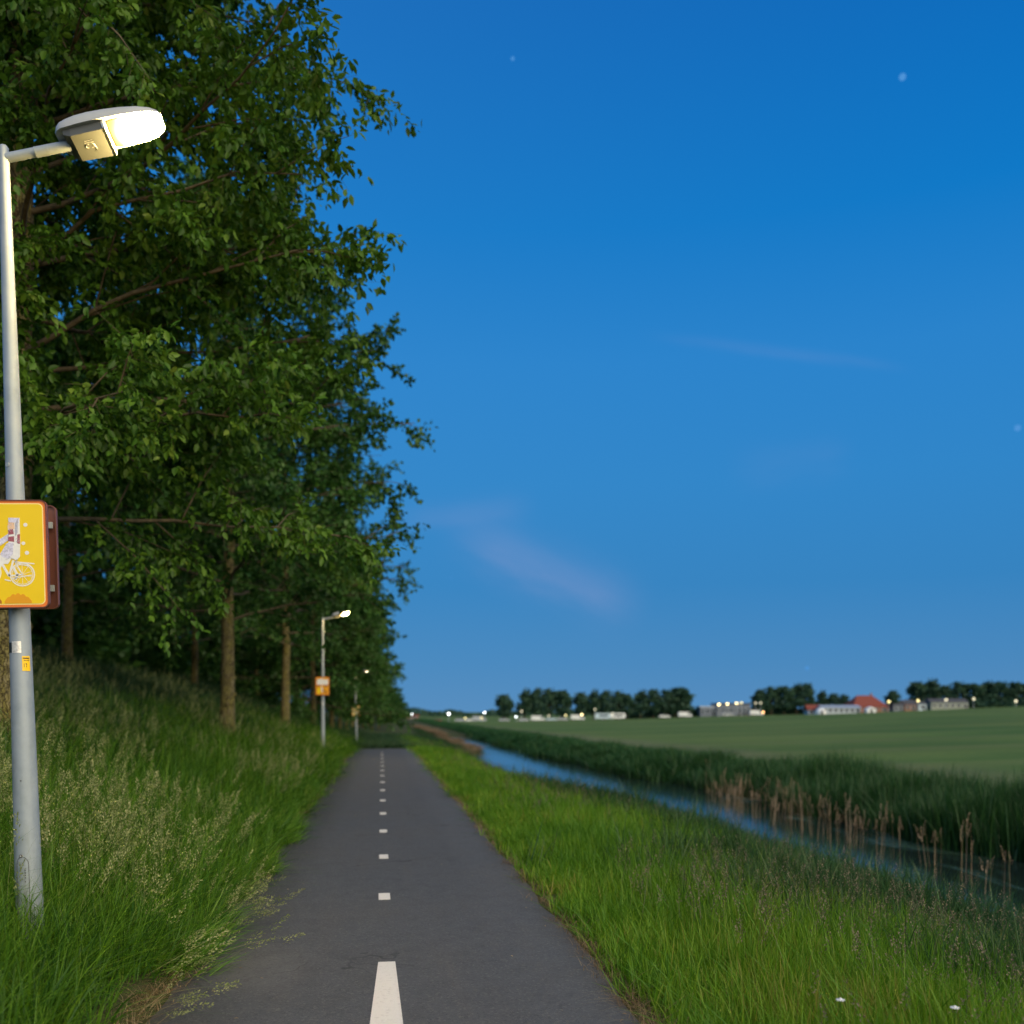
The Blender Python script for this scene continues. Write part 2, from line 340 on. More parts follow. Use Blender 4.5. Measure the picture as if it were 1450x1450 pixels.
class MB:
    def __init__(s): s.v = []; s.f = []; s.m = []
    def add(s, vs, fs, mi=0):
        o = len(s.v); s.v += [tuple(v) for v in vs]; s.f += [tuple(i+o for i in f) for f in fs]; s.m += [mi]*len(fs)
    def box(s, c, d, mi=0, rot=None):
        vs = [Vector((x*d[0]/2, y*d[1]/2, z*d[2]/2)) for x in (-1, 1) for y in (-1, 1) for z in (-1, 1)]
        if rot: vs = [rot @ v for v in vs]
        vs = [v+Vector(c) for v in vs]
        s.add(vs, [(0, 1, 3, 2), (4, 6, 7, 5), (0, 4, 5, 1), (2, 3, 7, 6), (0, 2, 6, 4), (1, 5, 7, 3)], mi)
    def tube(s, pts, rad, n=10, mi=0, caps=True):
        pts = [Vector(p) for p in pts]; o = len(s.v); prev = None
        for i, p in enumerate(pts):
            d = (pts[min(i+1, len(pts)-1)]-pts[max(i-1, 0)]).normalized()
            if prev is None:
                a = Vector((0, 0, 1)) if abs(d.z) < .9 else Vector((1, 0, 0)); u = d.cross(a).normalized()
            else: u = (prev-d*prev.dot(d)).normalized()
            prev = u; v = d.cross(u)
            r = rad[i] if isinstance(rad, (list, tuple)) else rad
            for k in range(n):
                a = 2*math.pi*k/n; s.v.append(tuple(p+(u*math.cos(a)+v*math.sin(a))*r))
        for i in range(len(pts)-1):
            for k in range(n):
                k2 = (k+1) % n; s.f.append((o+i*n+k, o+i*n+k2, o+(i+1)*n+k2, o+(i+1)*n+k)); s.m.append(mi)
        if caps:
            s.f.append(tuple(o+k for k in range(n))[::-1]); s.m.append(mi)
            s.f.append(tuple(o+(len(pts)-1)*n+k for k in range(n))); s.m.append(mi)
    def prism(s, poly, y0, y1, mi=0):           # polygon in XZ extruded along Y
        n = len(poly)
        vs = [(x, y0, z) for x, z in poly]+[(x, y1, z) for x, z in poly]
        fs = [tuple(range(n)), tuple(range(2*n-1, n-1, -1))]+[(i, i+n, (i+1) % n+n, (i+1) % n) for i in range(n)]
        s.add(vs, fs, mi)
    def sphere(s, c, r, n=12, mi=0, sc_=(1, 1, 1)):
        vs = []; fs = []; m = n//2
        for i in range(m+1):
            th = math.pi*i/m
            for k in range(n):
                a = 2*math.pi*k/n
                vs.append((c[0]+r*sc_[0]*math.sin(th)*math.cos(a), c[1]+r*sc_[1]*math.sin(th)*math.sin(a), c[2]+r*sc_[2]*math.cos(th)))
        for i in range(m):
            for k in range(n): fs.append((i*n+k, (i+1)*n+k, (i+1)*n+(k+1) % n, i*n+(k+1) % n))
        s.add(vs, fs, mi)
    def mesh(s, name, mats, smooth=False):
        me = bpy.data.meshes.new(name); me.from_pydata(s.v, [], s.f)
        for m in (mats if isinstance(mats, (list, tuple)) else [mats]): me.materials.append(m)
        me.polygons.foreach_set('material_index', s.m)
        if smooth: me.polygons.foreach_set('use_smooth', np.ones(len(me.polygons), dtype=bool))
        me.update(); return me
def auto_smooth(me, ang=40):
    me.polygons.foreach_set('use_smooth', np.ones(len(me.polygons), dtype=bool))
    try: me.set_sharp_from_angle(angle=R_(ang))
    except Exception: pass
def tag(o, label=None, cat=None, group=None, kind=None):
    if label: o['label'] = label
    if cat: o['category'] = cat
    if group: o['group'] = group
    if kind: o['kind'] = kind
    return o
def obj(name, me, parent=None, loc=(0, 0, 0)):
    o = bpy.data.objects.new(name, me); C.objects.link(o); o.parent = parent; o.location = loc; return o
def empty(name, label, cat, loc=(0, 0, 0), rz=0., group=None):
    o = bpy.data.objects.new(name, None); C.objects.link(o); o.location = loc; o.rotation_euler = (0, 0, rz)
    return tag(o, label, cat, group)
def dup(root, label, loc, rz=0., scale=None, group=None):
    r = root.copy(); C.objects.link(r); r.location = loc; r.rotation_euler = (0, 0, rz)
    if scale is not None: r.scale = scale if hasattr(scale, '__len__') else (scale,)*3
    r['label'] = label
    if group: r['group'] = group
    for ch in list(root.children):
        c = ch.copy(); C.objects.link(c); c.parent = r
        for g in list(ch.children):
            d = g.copy(); C.objects.link(d); d.parent = c
    return r
def at(px, py, Z): return CAM+FW*Z+RT*((px-725)/FPX*Z)+Vector((0, 0, (HOR-py)/FPX*Z))

# ------------------------------------------------------------------ terrain
def sm(x, a, b):
    t = np.clip((x-a)/(b-a), 0, 1); return t*t*(3-2*t)
def interp(x, xs, ys): return np.interp(x, xs, ys)
def P(Y): return -0.55*sm(Y, 46.5, 62)-0.45*sm(Y, 62, 100)
def bankx(Y): return 8.5-.4*sm(Y, 15, 20)-2.3*sm(Y, 20, 33)+1.8*sm(Y, 56, 76)+.22*np.sin(np.asarray(Y)*.33+.6)*sm(Y, 10, 20)+.10*np.sin(np.asarray(Y)*.9)          # waterline of the near bank
WATER = -1.3
def farshift(Y): return 1.6*sm(Y, 32, 60)+.25*np.sin(np.asarray(Y)*.31)
def H(X, Y):
    X = np.asarray(X, dtype=float); Y = np.asarray(Y, dtype=float)
    p = P(Y)
    gl = interp(Y, [-50, 50, 75, 150, 260, 500], [1, 1, .86, .62, .45, .2])
    left = interp(X, [-60, -25, -15, -11, -7, -4, -2.2, -1.45], [0, .4, 3.4, 3.55, 2.1, .95, .31, .0])*gl
    hl = np.where(X < -1.45, left+p*sm(X, -12, -3), 0)
    sx = np.where(X < 10.2, np.minimum(X*(8.6/bankx(Y)), 10.2), X+farshift(Y))
    right = interp(sx, [1.5, 3, 5, 7, 7.8, 8.6, 9.6, 12.6, 13.4, 13.8, 14.6, 16], [0, -.05, -.36, -.92, -1.14, -1.32, -2.0, -2.0, -1.5, -1.25, -1.0, -.85])
    hr = right+p*(1-sm(X, 3, 8))
    Z = (X-CAM.x)*FW.x+(Y-CAM.y)*FW.y; lat = (X-CAM.x)*RT.x+(Y-CAM.y)*RT.y
    px = 725+FPX*lat/np.maximum(Z, 5)
    yfar = interp(px, [600, 740, 900, 1000, 1150, 1250, 1450, 1700], [1022, 1021.5, 1018, 1014.5, 1011.5, 1008, 1000, 994])
    zfar = 1.8-(yfar-HOR)*380/FPX
    t = np.clip(Z/380, 0, 1)
    field = -.8*(1-t)**1.6+zfar*t**1.15
    h = np.where(X < -1.45, hl, np.where(X < 1.5, p, hr))
    k = sm(X, 15, 22)
    h = h*(1-k)+field*k
    # slight natural unevenness away from the path
    h = np.where((X > 5) & (X < 15), h+(-.95-h)*sm(Y, 112, 122), h)
    uneven = .05*np.sin(X*1.7+Y*.6)*np.sin(Y*.9-X*.5)*np.clip((np.abs(X-.05)-1.8)/2, 0, 1)*(1-sm(X, 7, 8.5))
    return h+uneven
def Hf(x, y): return float(H(x, y))
xs = np.unique(np.concatenate([np.linspace(-6000, -60, 14), np.linspace(-60, -16, 16), np.arange(-16, -1.5, .5), [-1.45, -1.3, -.8, 0, .8, 1.4, 1.5, 1.6], np.arange(2, 20, .3), np.arange(20, 60, 2), np.arange(60, 420, 8), np.linspace(430, 8000, 16)]))
ys = np.unique(np.concatenate([np.linspace(-3000, -20, 10), np.arange(-20, 44, 2), np.arange(44, 70, 1.), np.arange(70, 160, 4), np.arange(160, 480, 10), np.linspace(500, 9000, 16)]))
XX, YY = np.meshgrid(xs, ys); ZZ = H(XX, YY)-.004
nx, ny = len(xs), len(ys)
idx = np.arange(nx*ny).reshape(ny, nx)
F = np.stack([idx[:-1, :-1], idx[:-1, 1:], idx[1:, 1:], idx[1:, :-1]], -1).reshape(-1, 4)
cx = (XX[:-1, :-1]+XX[1:, 1:]).ravel()/2
ground = obj('ground', mesh_np('ground', np.stack([XX, YY, ZZ], -1).reshape(-1, 3), F, [M['soil'], M['field']], fmat=(cx > 15.2).astype(int), smooth=True))
tag(ground, 'grassy ground with a dyke slope, path bed, canal trench and flat field', kind='structure')

# water
wy = np.array([-200, 0, 40, 60, 80, 117]); V = []
for y in wy:
    V += [(4.9, y, WATER), (14.6, y, WATER)]
F = [(2*i, 2*i+1, 2*i+3, 2*i+2) for i in range(len(wy)-1)]
tag(obj('canal_water', mesh_np('canal_water', V, F, M['water'])), 'narrow canal water reflecting the blue sky with floating weed', kind='structure')

# path: a slab with rounded ragged edges
rng = np.random.default_rng(4)
py_ = np.concatenate([np.arange(-6, 46.5, .25), np.arange(46.5, 49.01, .25)])
V = []; F = []
n_ = 9
for i, y in enumerate(py_):
    wl = -1.40+.022*math.sin(y*2.1)+.02*math.sin(y*5.3+1)+rng.normal(0, .006); wr = 1.50+.02*math.sin(y*1.7+2)+.015*math.sin(y*4.1)+rng.normal(0, .006)
    z0 = -.35*max(0, (y-46.8)/2.2)**1.5 if y > 46.8 else 0
    for k in range(n_):
        t = k/(n_-1); x = wl+(wr-wl)*t
        cam_ = .012*(1-(2*t-1)**2)
        z = z0+cam_+.006 if 0 < k < n_-1 else z0-.03
        if k == 1: x = wl+.03
        if k == n_-2: x = wr-.03
        V.append((x, y, z))
for i in range(len(py_)-1):
    for k in range(n_-1): F.append((i*n_+k, i*n_+k+1, (i+1)*n_+k+1, (i+1)*n_+k))
path = obj('cycle_path', mesh_np('cycle_path', V, F, M['asphalt'], smooth=True))
tag(path, 'dark asphalt cycle path running straight ahead to a crest', kind='structure')
# painted marks on the path
def patch(poly, name):
    V = [(x, y, .022) for x, y in poly]+[(x, y, .010) for x, y in poly]; n = len(poly)
    F = [tuple(range(n))]+[(i, (i+1) % n, (i+1) % n+n, i+n) for i in range(n)]
    return obj(name, mesh_np(name, V, F, M['road_paint']), path)
tag(patch([(-.135, 4.3), (.085+.03, 4.3), (.068, 6.88), (-.052, 6.88)], 'centre_line_dash'), 'long tapering white centre mark, nearest')
dash0 = None
for k in range(14):
    y = [9.33, 11.9, 14.45, 16.95, 19.45, 21.98, 24.5, 27.0, 29.4, 31.8, 34.2, 36.7, 39.2, 41.7][k]
    if dash0 is None:
        dash0 = patch([(-.055, -.16), (.055, -.16), (.052, .16), (-.057, .16)], 'centre_line_dash'); dash0.location = (0, y, 0)
    else:
        d = dash0.copy(); C.objects.link(d); d.parent = path; d.location = (0, y, 0)

# ------------------------------------------------------------------ trees
def tubes_np(segs, n):
    """segs: list of (pts list[Vector], radii) -> V,F"""
    mb = MB()
    for pts, rad in segs: mb.tube(pts, rad, n, caps=False)
    return mb
def make_tree_meshes(seed, height, base, prof, trunk_r, n_limb, n_sub, n_twig, n_leaf, leaf_len, leafmat, leaf4=False, asym=None, lod=8, droop=.25, lw=.42, upk=(.22, .8)):
    rnd = random.Random(seed); rs = np.random.default_rng(seed)
    pz = [p[0] for p in prof]; pr = [p[1] for p in prof]
    mb = MB(); lb = MB()
    # trunk
    tp = []; tr = []
    bx, by = 0., 0.
    N = 16
    for i in range(N+1):
        t = i/N; z = -.25+(height*.96+.25)*t
        bx += rnd.gauss(0, .04)*(.4+t); by += rnd.gauss(0, .04)*(.4+t)
        flare = 1+.45*math.exp(-max(z, 0)/.25)
        tp.append(Vector((bx, by, z))); tr.append(max(.02, trunk_r*flare*(1-.93*t**1.15)*(1+rnd.uniform(-.05, .05))))
    mb.tube(tp, tr, 16 if lod > 6 else 10, caps=True)
    if lod > 6:                         # knots where lower limbs were pruned
        for k in range(7):
            z = rnd.uniform(.8, base*1.05); a = rnd.uniform(0, 6.28)
            i = min(N-1, int((z+.25)/(height*.96+.25)*N)); c = tp[i]+(tp[i+1]-tp[i])*.5; c = Vector((c.x, c.y, z)); r = tr[i]
            mb.sphere(c+Vector((math.cos(a), math.sin(a), 0))*r*.9, r*.28, 8, sc_=(1, 1, 1.3))
    twigs = []
    for i in range(n_limb):
        t = (i+rnd.random()*.8)/n_limb
        z0 = base+(height*.97-base)*t**.9*.95
        f = (z0+.25)/(height*.96+.25)*N; j = min(N-1, int(f)); o = tp[j].lerp(tp[j+1], f-j)
        az = i*2.39996+rnd.uniform(-.4, .4)
        up = upk[0]+upk[1]*t+rnd.uniform(-.2, .25)
        Rz = float(np.interp(z0+.8, pz, pr))*rnd.uniform(.80, 1.02)
        if asym: Rz *= asym(az)
        Rz = max(.35, Rz-.35)
        d = Vector((math.cos(az), math.sin(az), 0)); pts = []; K = 7
        side = d.cross(Vector((0, 0, 1))); wob = rnd.uniform(-.8, .8)
        for k in range(K+1):
            s = k/K
            pts.append(o+d*(Rz*s)+side*(wob*Rz*s*s)+Vector((0, 0, up*Rz*(s-.38*s*s)))+Vector((rnd.gauss(0, .03), rnd.gauss(0, .03), rnd.gauss(0, .04)))*min(1, s*3))
        r0 = min(tr[j]*.3, .010+.0075*Rz); r0 = max(r0, .012)
        lb.tube(pts, [r0*(1-.85*k/K)+.003 for k in range(K+1)], 6, caps=False)
        for sidx in range(n_sub):
            s = .18+.82*(sidx+rnd.random())/n_sub; s = min(s, .999)
            ff = s*K; jj = min(K-1, int(ff)); b0 = pts[jj].lerp(pts[jj+1], ff-jj)
            dl = (pts[jj+1]-pts[jj]).normalized()
            rdir = Vector((rnd.gauss(0, 1), rnd.gauss(0, 1), rnd.gauss(.15, .6))).normalized()
            dd = (dl*.8+rdir*.9+d*.2).normalized()
            L = (.45+.34*Rz*(1-s*.55))*rnd.uniform(.7, 1.15)
            sp = [b0, b0+dd*L*.5+Vector((0, 0, .04)), b0+dd*L+Vector((0, 0, -.05*L))]
            lb.tube(sp, [max(.004, r0*.35), max(.003, r0*.25), .0022], 4, caps=False)
            for tw in range(n_twig):
                u = .15+.85*(tw+rnd.random())/n_twig
                o2 = sp[0].lerp(sp[1], u*2) if u < .5 else sp[1].lerp(sp[2], u*2-1)
                r2 = Vector((rnd.gauss(0, 1), rnd.gauss(0, 1), rnd.gauss(0, .7))).normalized()
                td = (dd*.7+r2*.9+Vector((0, 0, -droop))).normalized()
                tl = rnd.uniform(.32, .62)
                twigs.append((*o2, *td, tl))
                if lod > 6 and tw % 2 == 0: lb.tube([o2, o2+td*tl], [.003, .0012], 3, caps=False)
    T = np.array(twigs); nt = len(T)
    # leaves
    cl = np.repeat(np.arange(nt), n_leaf); n = len(cl)
    u = rs.uniform(.12, 1.05, n)[:, None]
    base_ = T[cl, 0:3]+T[cl, 3:6]*T[cl, 6:7]*u+np.array([0, 0, -1.])*(u**2)*.08+rs.normal(0, .025, (n, 3))
    ax = T[cl, 3:6]*.5+rs.normal(0, .6, (n, 3))+np.array([0, 0, -.55]); ax /= np.linalg.norm(ax, axis=1)[:, None]
    up_ = rs.normal(0, .65, (n, 3))+np.array([0, 0, 1.0])
    wd = np.cross(ax, up_); wd /= np.linalg.norm(wd, axis=1)[:, None]+1e-9
    nm = np.cross(wd, ax)
    L = (leaf_len*rs.uniform(.65, 1.25, n))[:, None]; W = L*lw
    pet = base_+ax*L*.18
    if leaf4:
        q0 = pet; q1 = pet+ax*L*.35-wd*W+nm*L*.06; q2 = pet+ax*L*.72-wd*W*.78+nm*L*.03; q3 = pet+ax*L*1.05-nm*L*.12
        q4 = pet+ax*L*.72+wd*W*.78+nm*L*.03; q5 = pet+ax*L*.35+wd*W+nm*L*.06
        V = np.stack([q0, q1, q2, q3, q4, q5], 1).reshape(-1, 3); b = np.arange(n)[:, None]*6
        F = np.concatenate([b+np.array([0, 1, 2, 3]), b+np.array([0, 3, 4, 5])], 0); k = 6
    else:
        q0 = pet; q1 = pet+ax*L*.45-wd*W+nm*L*.08; q3 = pet+ax*L; q4 = pet+ax*L*.45+wd*W+nm*L*.08
        V = np.stack([q0, q1, q3, q4], 1).reshape(-1, 3); b = np.arange(n)[:, None]*4
        F = np.concatenate([b+np.array([0, 1, 2]), b+np.array([0, 2, 3])], 0); k = 4
    tw_t = rs.uniform(0, 1, nt)
    tone = np.clip(.45*rs.uniform(0, 1, n)+.55*tw_t[cl], 0, 1)
    crown = mesh_np('crown', V, F, leafmat, tone=np.repeat(tone, k))
    trunk = mb.mesh('trunk', M['bark'], smooth=True)
    limbs = lb.mesh('limbs', M['limb_bark'], smooth=True)
    return trunk, limbs, crown
def tree(label, meshes, loc, rz, scale=(1, 1, 1), group='alder trees in a double row along the dyke', name='dyke_tree'):
    r = empty(name, label, 'tree', loc, rz, group); r.scale = scale
    obj('trunk', meshes[0], r); obj('limbs', meshes[1], r); obj('crown', meshes[2], r)
    return r
ORD = ['first', 'second', 'third', 'fourth', 'fifth', 'sixth', 'seventh', 'eighth', 'ninth', 'tenth', 'eleventh', 'twelfth', 'thirteenth', 'fourteenth']

pA = [(3.0, 3.4), (4.4, 4.2), (5.6, 4.55), (7.0, 4.15), (9.0, 3.9), (11, 3.5), (13, 3.0), (15.5, .8)]
asymA = lambda az: 1.0 if math.cos(az) > .2 else (.80+.2*max(0, math.cos(az)))*(1-.12*max(0, -math.sin(az)))
treeA = make_tree_meshes(11, 15.0, 3.0, pA, .26, 80, 10, 12, 21, .108, M['leaf_near'], leaf4=True, asym=asymA, lod=8, droop=.4, lw=.27)
aloc = at(14, 1100, 12.2); aloc.z = Hf(aloc.x, aloc.y)-.05
tree('large alder tree with a ridged trunk directly behind the nearest lamp post', treeA, aloc, 0.)
pB = [(2.6, 3.7), (4.2, 4.6), (6.5, 4.6), (8.5, 4.3), (10.5, 3.4), (12.5, 2.2), (14.2, .6)]
B1 = make_tree_meshes(21, 14.0, 2.9, pB, .19, 52, 9, 9, 13, .135, M['leaf'], lod=8, droop=.3)
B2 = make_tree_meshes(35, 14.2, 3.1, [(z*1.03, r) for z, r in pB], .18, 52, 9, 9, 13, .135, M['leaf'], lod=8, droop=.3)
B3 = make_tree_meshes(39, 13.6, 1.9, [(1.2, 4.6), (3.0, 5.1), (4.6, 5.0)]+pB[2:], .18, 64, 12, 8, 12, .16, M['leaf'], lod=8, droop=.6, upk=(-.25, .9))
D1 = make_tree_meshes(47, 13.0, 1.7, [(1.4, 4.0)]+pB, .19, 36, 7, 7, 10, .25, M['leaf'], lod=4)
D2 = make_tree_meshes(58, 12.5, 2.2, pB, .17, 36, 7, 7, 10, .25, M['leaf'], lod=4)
rnd = random.Random(5)
front_row = [(322, 25.0, B1, 0.3), (403, 40.0, B2, 1.7), (444, 57, B3, 2.9), (469, 72, B3, 4.0), (482, 86, D1, 1.0), (491, 100, D2, 2.0), (499, 116, D1, 3.0), (506, 132, D2, 4.2), (513, 150, D1, 5.0), (521, 175, D2, .6), (529, 205, D1, 1.6)]
fl = ['alder tree with straight knotted trunk, standing alone on the slope between the two lamp posts',
      'slim mossy alder tree left of the second lamp post, leaves catching its light',
      'alder tree whose trunk stands just left of the orange sign on the second lamp post',
      'alder tree whose trunk stands just right of the orange sign on the second lamp post']
LAMP3 = at(521, 951, 64.)
for i, (px, Z, ms, rz) in enumerate(front_row):
    p = at(px, HOR, Z); p.z = Hf(p.x, p.y)-.05
    if Z == 57:      # turn this tree so that its hanging branches cover the third lamp's head
        co = np.empty(len(ms[2].vertices)*3, dtype=np.float32); ms[2].vertices.foreach_get('co', co); co = co.reshape(-1, 3)*1.02
        d = np.array((LAMP3-CAM).normalized()); best = -1e9; d2 = np.array((at(503, 998, 64.)-CAM).normalized()); d3 = np.array((at(502, 977, 64.)-CAM).normalized())
        for k_ in range(72):
            a_ = k_*math.pi/36; c_, s_ = math.cos(a_), math.sin(a_)
            w_ = np.stack([co[:, 0]*c_-co[:, 1]*s_, co[:, 0]*s_+co[:, 1]*c_, co[:, 2]], 1)+np.array(p-CAM)
            tt_ = w_ @ d; m_ = (np.linalg.norm(w_-tt_[:, None]*d, axis=1) < .4).sum()
            t2_ = w_ @ d2; m_ = min(m_, 60); m_ -= 3*(np.linalg.norm(w_-t2_[:, None]*d2, axis=1) < .5).sum()
            t3_ = w_ @ d3; m_ -= 2*(np.linalg.norm(w_-t3_[:, None]*d3, axis=1) < .35).sum()
            if m_ > best: best, rz = m_, a_
        print('cover', best, rz)
    s = 1.02 if Z == 57 else 1.0+rnd.uniform(-.04, .08)
    lab = fl[i] if i < 4 else f'distant alder in the front row towards the crest, {ORD[i-4]} beyond the second lamp post'
    tree(lab, ms, p, rz, (s, s, s*(1 if Z == 57 else rnd.uniform(.97, 1.06))))
k = 0
for row, X0, ys_ in ((1, -9.3, [20, 33, 45.5, 58, 71, 85, 100, 118]), (2, -14.5, [17, 26, 36, 47, 60, 75, 92])):
    for i, y in enumerate(ys_):
        x = X0+rnd.uniform(-.6, .6); y += rnd.uniform(-1.5, 1.5)
        s = rnd.uniform(.88, 1.05)
        place = 'middle row on the upper slope' if row == 1 else 'back row on the dyke crest'
        tree(f'shaded alder in the {place}, {ORD[i]} counting away from the camera', (D1, D2)[k % 2], (x, y, Hf(x, y)-.1), rnd.uniform(0, 6.28), (s, s, s*rnd.uniform(.88, 1.0)))
        k += 1

# understorey bushes beyond the crest of the dyke, which close the view under the crowns
def bush_mesh(seed, rx, rz_, n, leaf, m):
    rs = np.random.default_rng(seed)
    c = rs.normal(0, 1, (60, 3)); c /= np.linalg.norm(c, axis=1)[:, None]; c *= rs.uniform(.3, 1, 60)[:, None]**.5
    cl = rs.integers(0, 60, n); p = c[cl]+rs.normal(0, .17, (n, 3)); p[:, 2] = np.abs(p[:, 2]); p *= np.array([rx, rx, rz_])
    ax = rs.normal(0, 1, (n, 3)); ax /= np.linalg.norm(ax, axis=1)[:, None]
    up_ = rs.normal(0, 1, (n, 3)); wd = np.cross(ax, up_); wd /= np.linalg.norm(wd, axis=1)[:, None]
    L = (leaf*rs.uniform(.6, 1.3, n))[:, None]
    V = np.stack([p, p+ax*L*.5-wd*L*.42, p+ax*L, p+ax*L*.5+wd*L*.42], 1).reshape(-1, 3); b = np.arange(n)[:, None]*4
    F = b+np.array([0, 1, 2, 3])
    tone = np.clip(.5*rs.uniform(0, 1, n)+.5*rs.uniform(0, 1, 60)[cl], 0, 1)
    return mesh_np('crown', V, F, m, tone=np.repeat(tone, 4))
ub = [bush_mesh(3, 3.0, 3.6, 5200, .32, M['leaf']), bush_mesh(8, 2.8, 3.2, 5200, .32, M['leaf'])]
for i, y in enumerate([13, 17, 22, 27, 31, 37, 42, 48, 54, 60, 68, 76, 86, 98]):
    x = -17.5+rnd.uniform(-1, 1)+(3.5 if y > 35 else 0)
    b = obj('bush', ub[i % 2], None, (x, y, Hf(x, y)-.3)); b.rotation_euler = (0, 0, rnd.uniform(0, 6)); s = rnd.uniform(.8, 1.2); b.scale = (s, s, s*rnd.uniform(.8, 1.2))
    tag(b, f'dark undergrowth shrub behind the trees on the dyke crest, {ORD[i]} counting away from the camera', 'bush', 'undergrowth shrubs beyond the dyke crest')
# hedge-like dark growth closing the far end of the tree row
for i, (px, Z) in enumerate([(545, 190), (553, 230), (560, 280), (536, 160), (527, 145), (566, 330)]):
    p = at(px, HOR, Z); p.z = Hf(p.x, p.y)-.1
    tree(f'small far alder closing the end of the tree row, {ORD[i]} of the last group', (D2, D1)[i % 2], p, i*1.3, (.85, .85, .62-.03*i))

# ------------------------------------------------------------------ grass
hidden = []     # source clumps (never linked to the scene)
def blades_mesh(name, seed, n, h0, h1, spread, width, lean, mats, seg=4, head=None):
    rs = np.random.default_rng(seed); V = []; F = []; T = []; fm = []
    for i in range(n):
        a = rs.uniform(0, 2*math.pi); r = spread*math.sqrt(rs.uniform()); o = np.array([r*math.cos(a), r*math.sin(a), -.03])
        h = rs.uniform(h0, h1); az = rs.uniform(0, 2*math.pi); ln = abs(rs.normal(0, lean))*h; d = np.array([math.cos(az), math.sin(az), 0])
        wv = np.array([-math.sin(az+rs.normal(0, .6)), math.cos(az), 0])*width*rs.uniform(.45, 1.7)
        t = rs.uniform(0, 1); b = len(V); droop = rs.uniform(0, .25)*lean*2
        for k in range(seg+1):
            s = k/seg; p = o+d*ln*s**1.8+np.array([0, 0, h*(s-droop*s**3)])
            ww = wv*(1-s**1.6)*.5+wv*.02
            V += [p-ww, p+ww]; T += [t, t]
        for k in range(seg): F.append((b+2*k, b+2*k+1, b+2*k+3, b+2*k+2)); fm.append(0)
        if head:
            top = o+d*ln*.98+np.array([0, 0, h*(1-droop)]); hl, hn, hr, ll = head
            tt = rs.uniform(0, 1)
            for j in range(hn):
                s = j/hn; c = top-np.array([0, 0, 1])*hl*(1-s)+d*hl*.3*(s-1)
                a2 = rs.uniform(0, 6.28); rr = hr*(1-.75*s)*rs.uniform(.2, 1)
                c = c+np.array([math.cos(a2)*rr, math.sin(a2)*rr, rr*.2])
                ax = np.array([math.cos(a2)*.5, math.sin(a2)*.5, .8])*ll*rs.uniform(.6, 1.3); wd = np.array([-math.sin(a2), math.cos(a2), 0.])*ll*.22
                b = len(V); V += [c, c+ax*.5-wd, c+ax, c+ax*.5+wd]; T += [np.clip(tt+rs.normal(0, .15), 0, 1)]*4; F.append((b, b+1, b+2, b+3)); fm.append(1)
    return mesh_np(name, np.array(V), F, mats, tone=T, fmat=fm)
def collection_of(name, meshes):
    c = bpy.data.collections.new(name)
    for i, me in enumerate(meshes):
        o = bpy.data.objects.new(f'{name}_clump_{i:02d}', me); c.objects.link(o)
    return c
def scatter_group(coll):
    ng = bpy.data.node_groups.new('scatter_'+coll.name, 'GeometryNodeTree')
    ng.interface.new_socket('Geometry', in_out='INPUT', socket_type='NodeSocketGeometry')
    ng.interface.new_socket('Geometry', in_out='OUTPUT', socket_type='NodeSocketGeometry')
    N = ng.nodes.new; L = ng.links.new
    gi = N('NodeGroupInput'); go = N('NodeGroupOutput'); ip = N('GeometryNodeInstanceOnPoints')
    ci = N('GeometryNodeCollectionInfo'); ci.inputs['Collection'].default_value = coll
    ci.inputs['Separate Children'].default_value = True; ci.inputs['Reset Children'].default_value = True
    def at_(nm, ty):
        a = N('GeometryNodeInputNamedAttribute'); a.data_type = ty; a.inputs['Name'].default_value = nm
        return [o for o in a.outputs if o.enabled and o.name == 'Attribute'][0]
    L(gi.outputs[0], ip.inputs['Points']); L(ci.outputs[0], ip.inputs['Instance']); ip.inputs['Pick Instance'].default_value = True
    L(at_('pick', 'INT'), ip.inputs['Instance Index']); L(at_('rot', 'FLOAT_VECTOR'), ip.inputs['Rotation']); L(at_('scl', 'FLOAT_VECTOR'), ip.inputs['Scale'])
    L(ip.outputs[0], go.inputs[0])
    return ng
groups = {}
def scatter(name, label, coll, pts, tilt, scl, seed):
    rs = np.random.default_rng(seed); n = len(pts)
    me = bpy.data.meshes.new(name); me.vertices.add(n); me.vertices.foreach_set('co', np.asarray(pts, dtype=np.float32).ravel())
    ph = rs.uniform(0, 2*math.pi, n); t = tilt
    b = np.arcsin(np.clip(np.sin(t)*np.cos(ph), -1, 1)); a = np.arctan2(np.sin(t)*np.sin(ph), np.cos(t)); c = np.arctan2(np.sin(ph), np.cos(t)*np.cos(ph))
    at1 = me.attributes.new('rot', 'FLOAT_VECTOR', 'POINT'); at1.data.foreach_set('vector', np.stack([a, b, c], 1).astype(np.float32).ravel())
    at2 = me.attributes.new('scl', 'FLOAT_VECTOR', 'POINT'); at2.data.foreach_set('vector', scl.astype(np.float32).ravel())
    at3 = me.attributes.new('pick', 'INT', 'POINT'); at3.data.foreach_set('value', rs.integers(0, len(coll.objects), n).astype(np.int32))
    o = obj(name, me); md = o.modifiers.new('scatter', 'NODES')
    if coll.name not in groups: groups[coll.name] = scatter_group(coll)
    md.node_group = groups[coll.name]
    tag(o, label, 'grass' if 'grass' in name else name.split('_')[-1], kind='stuff'); return o
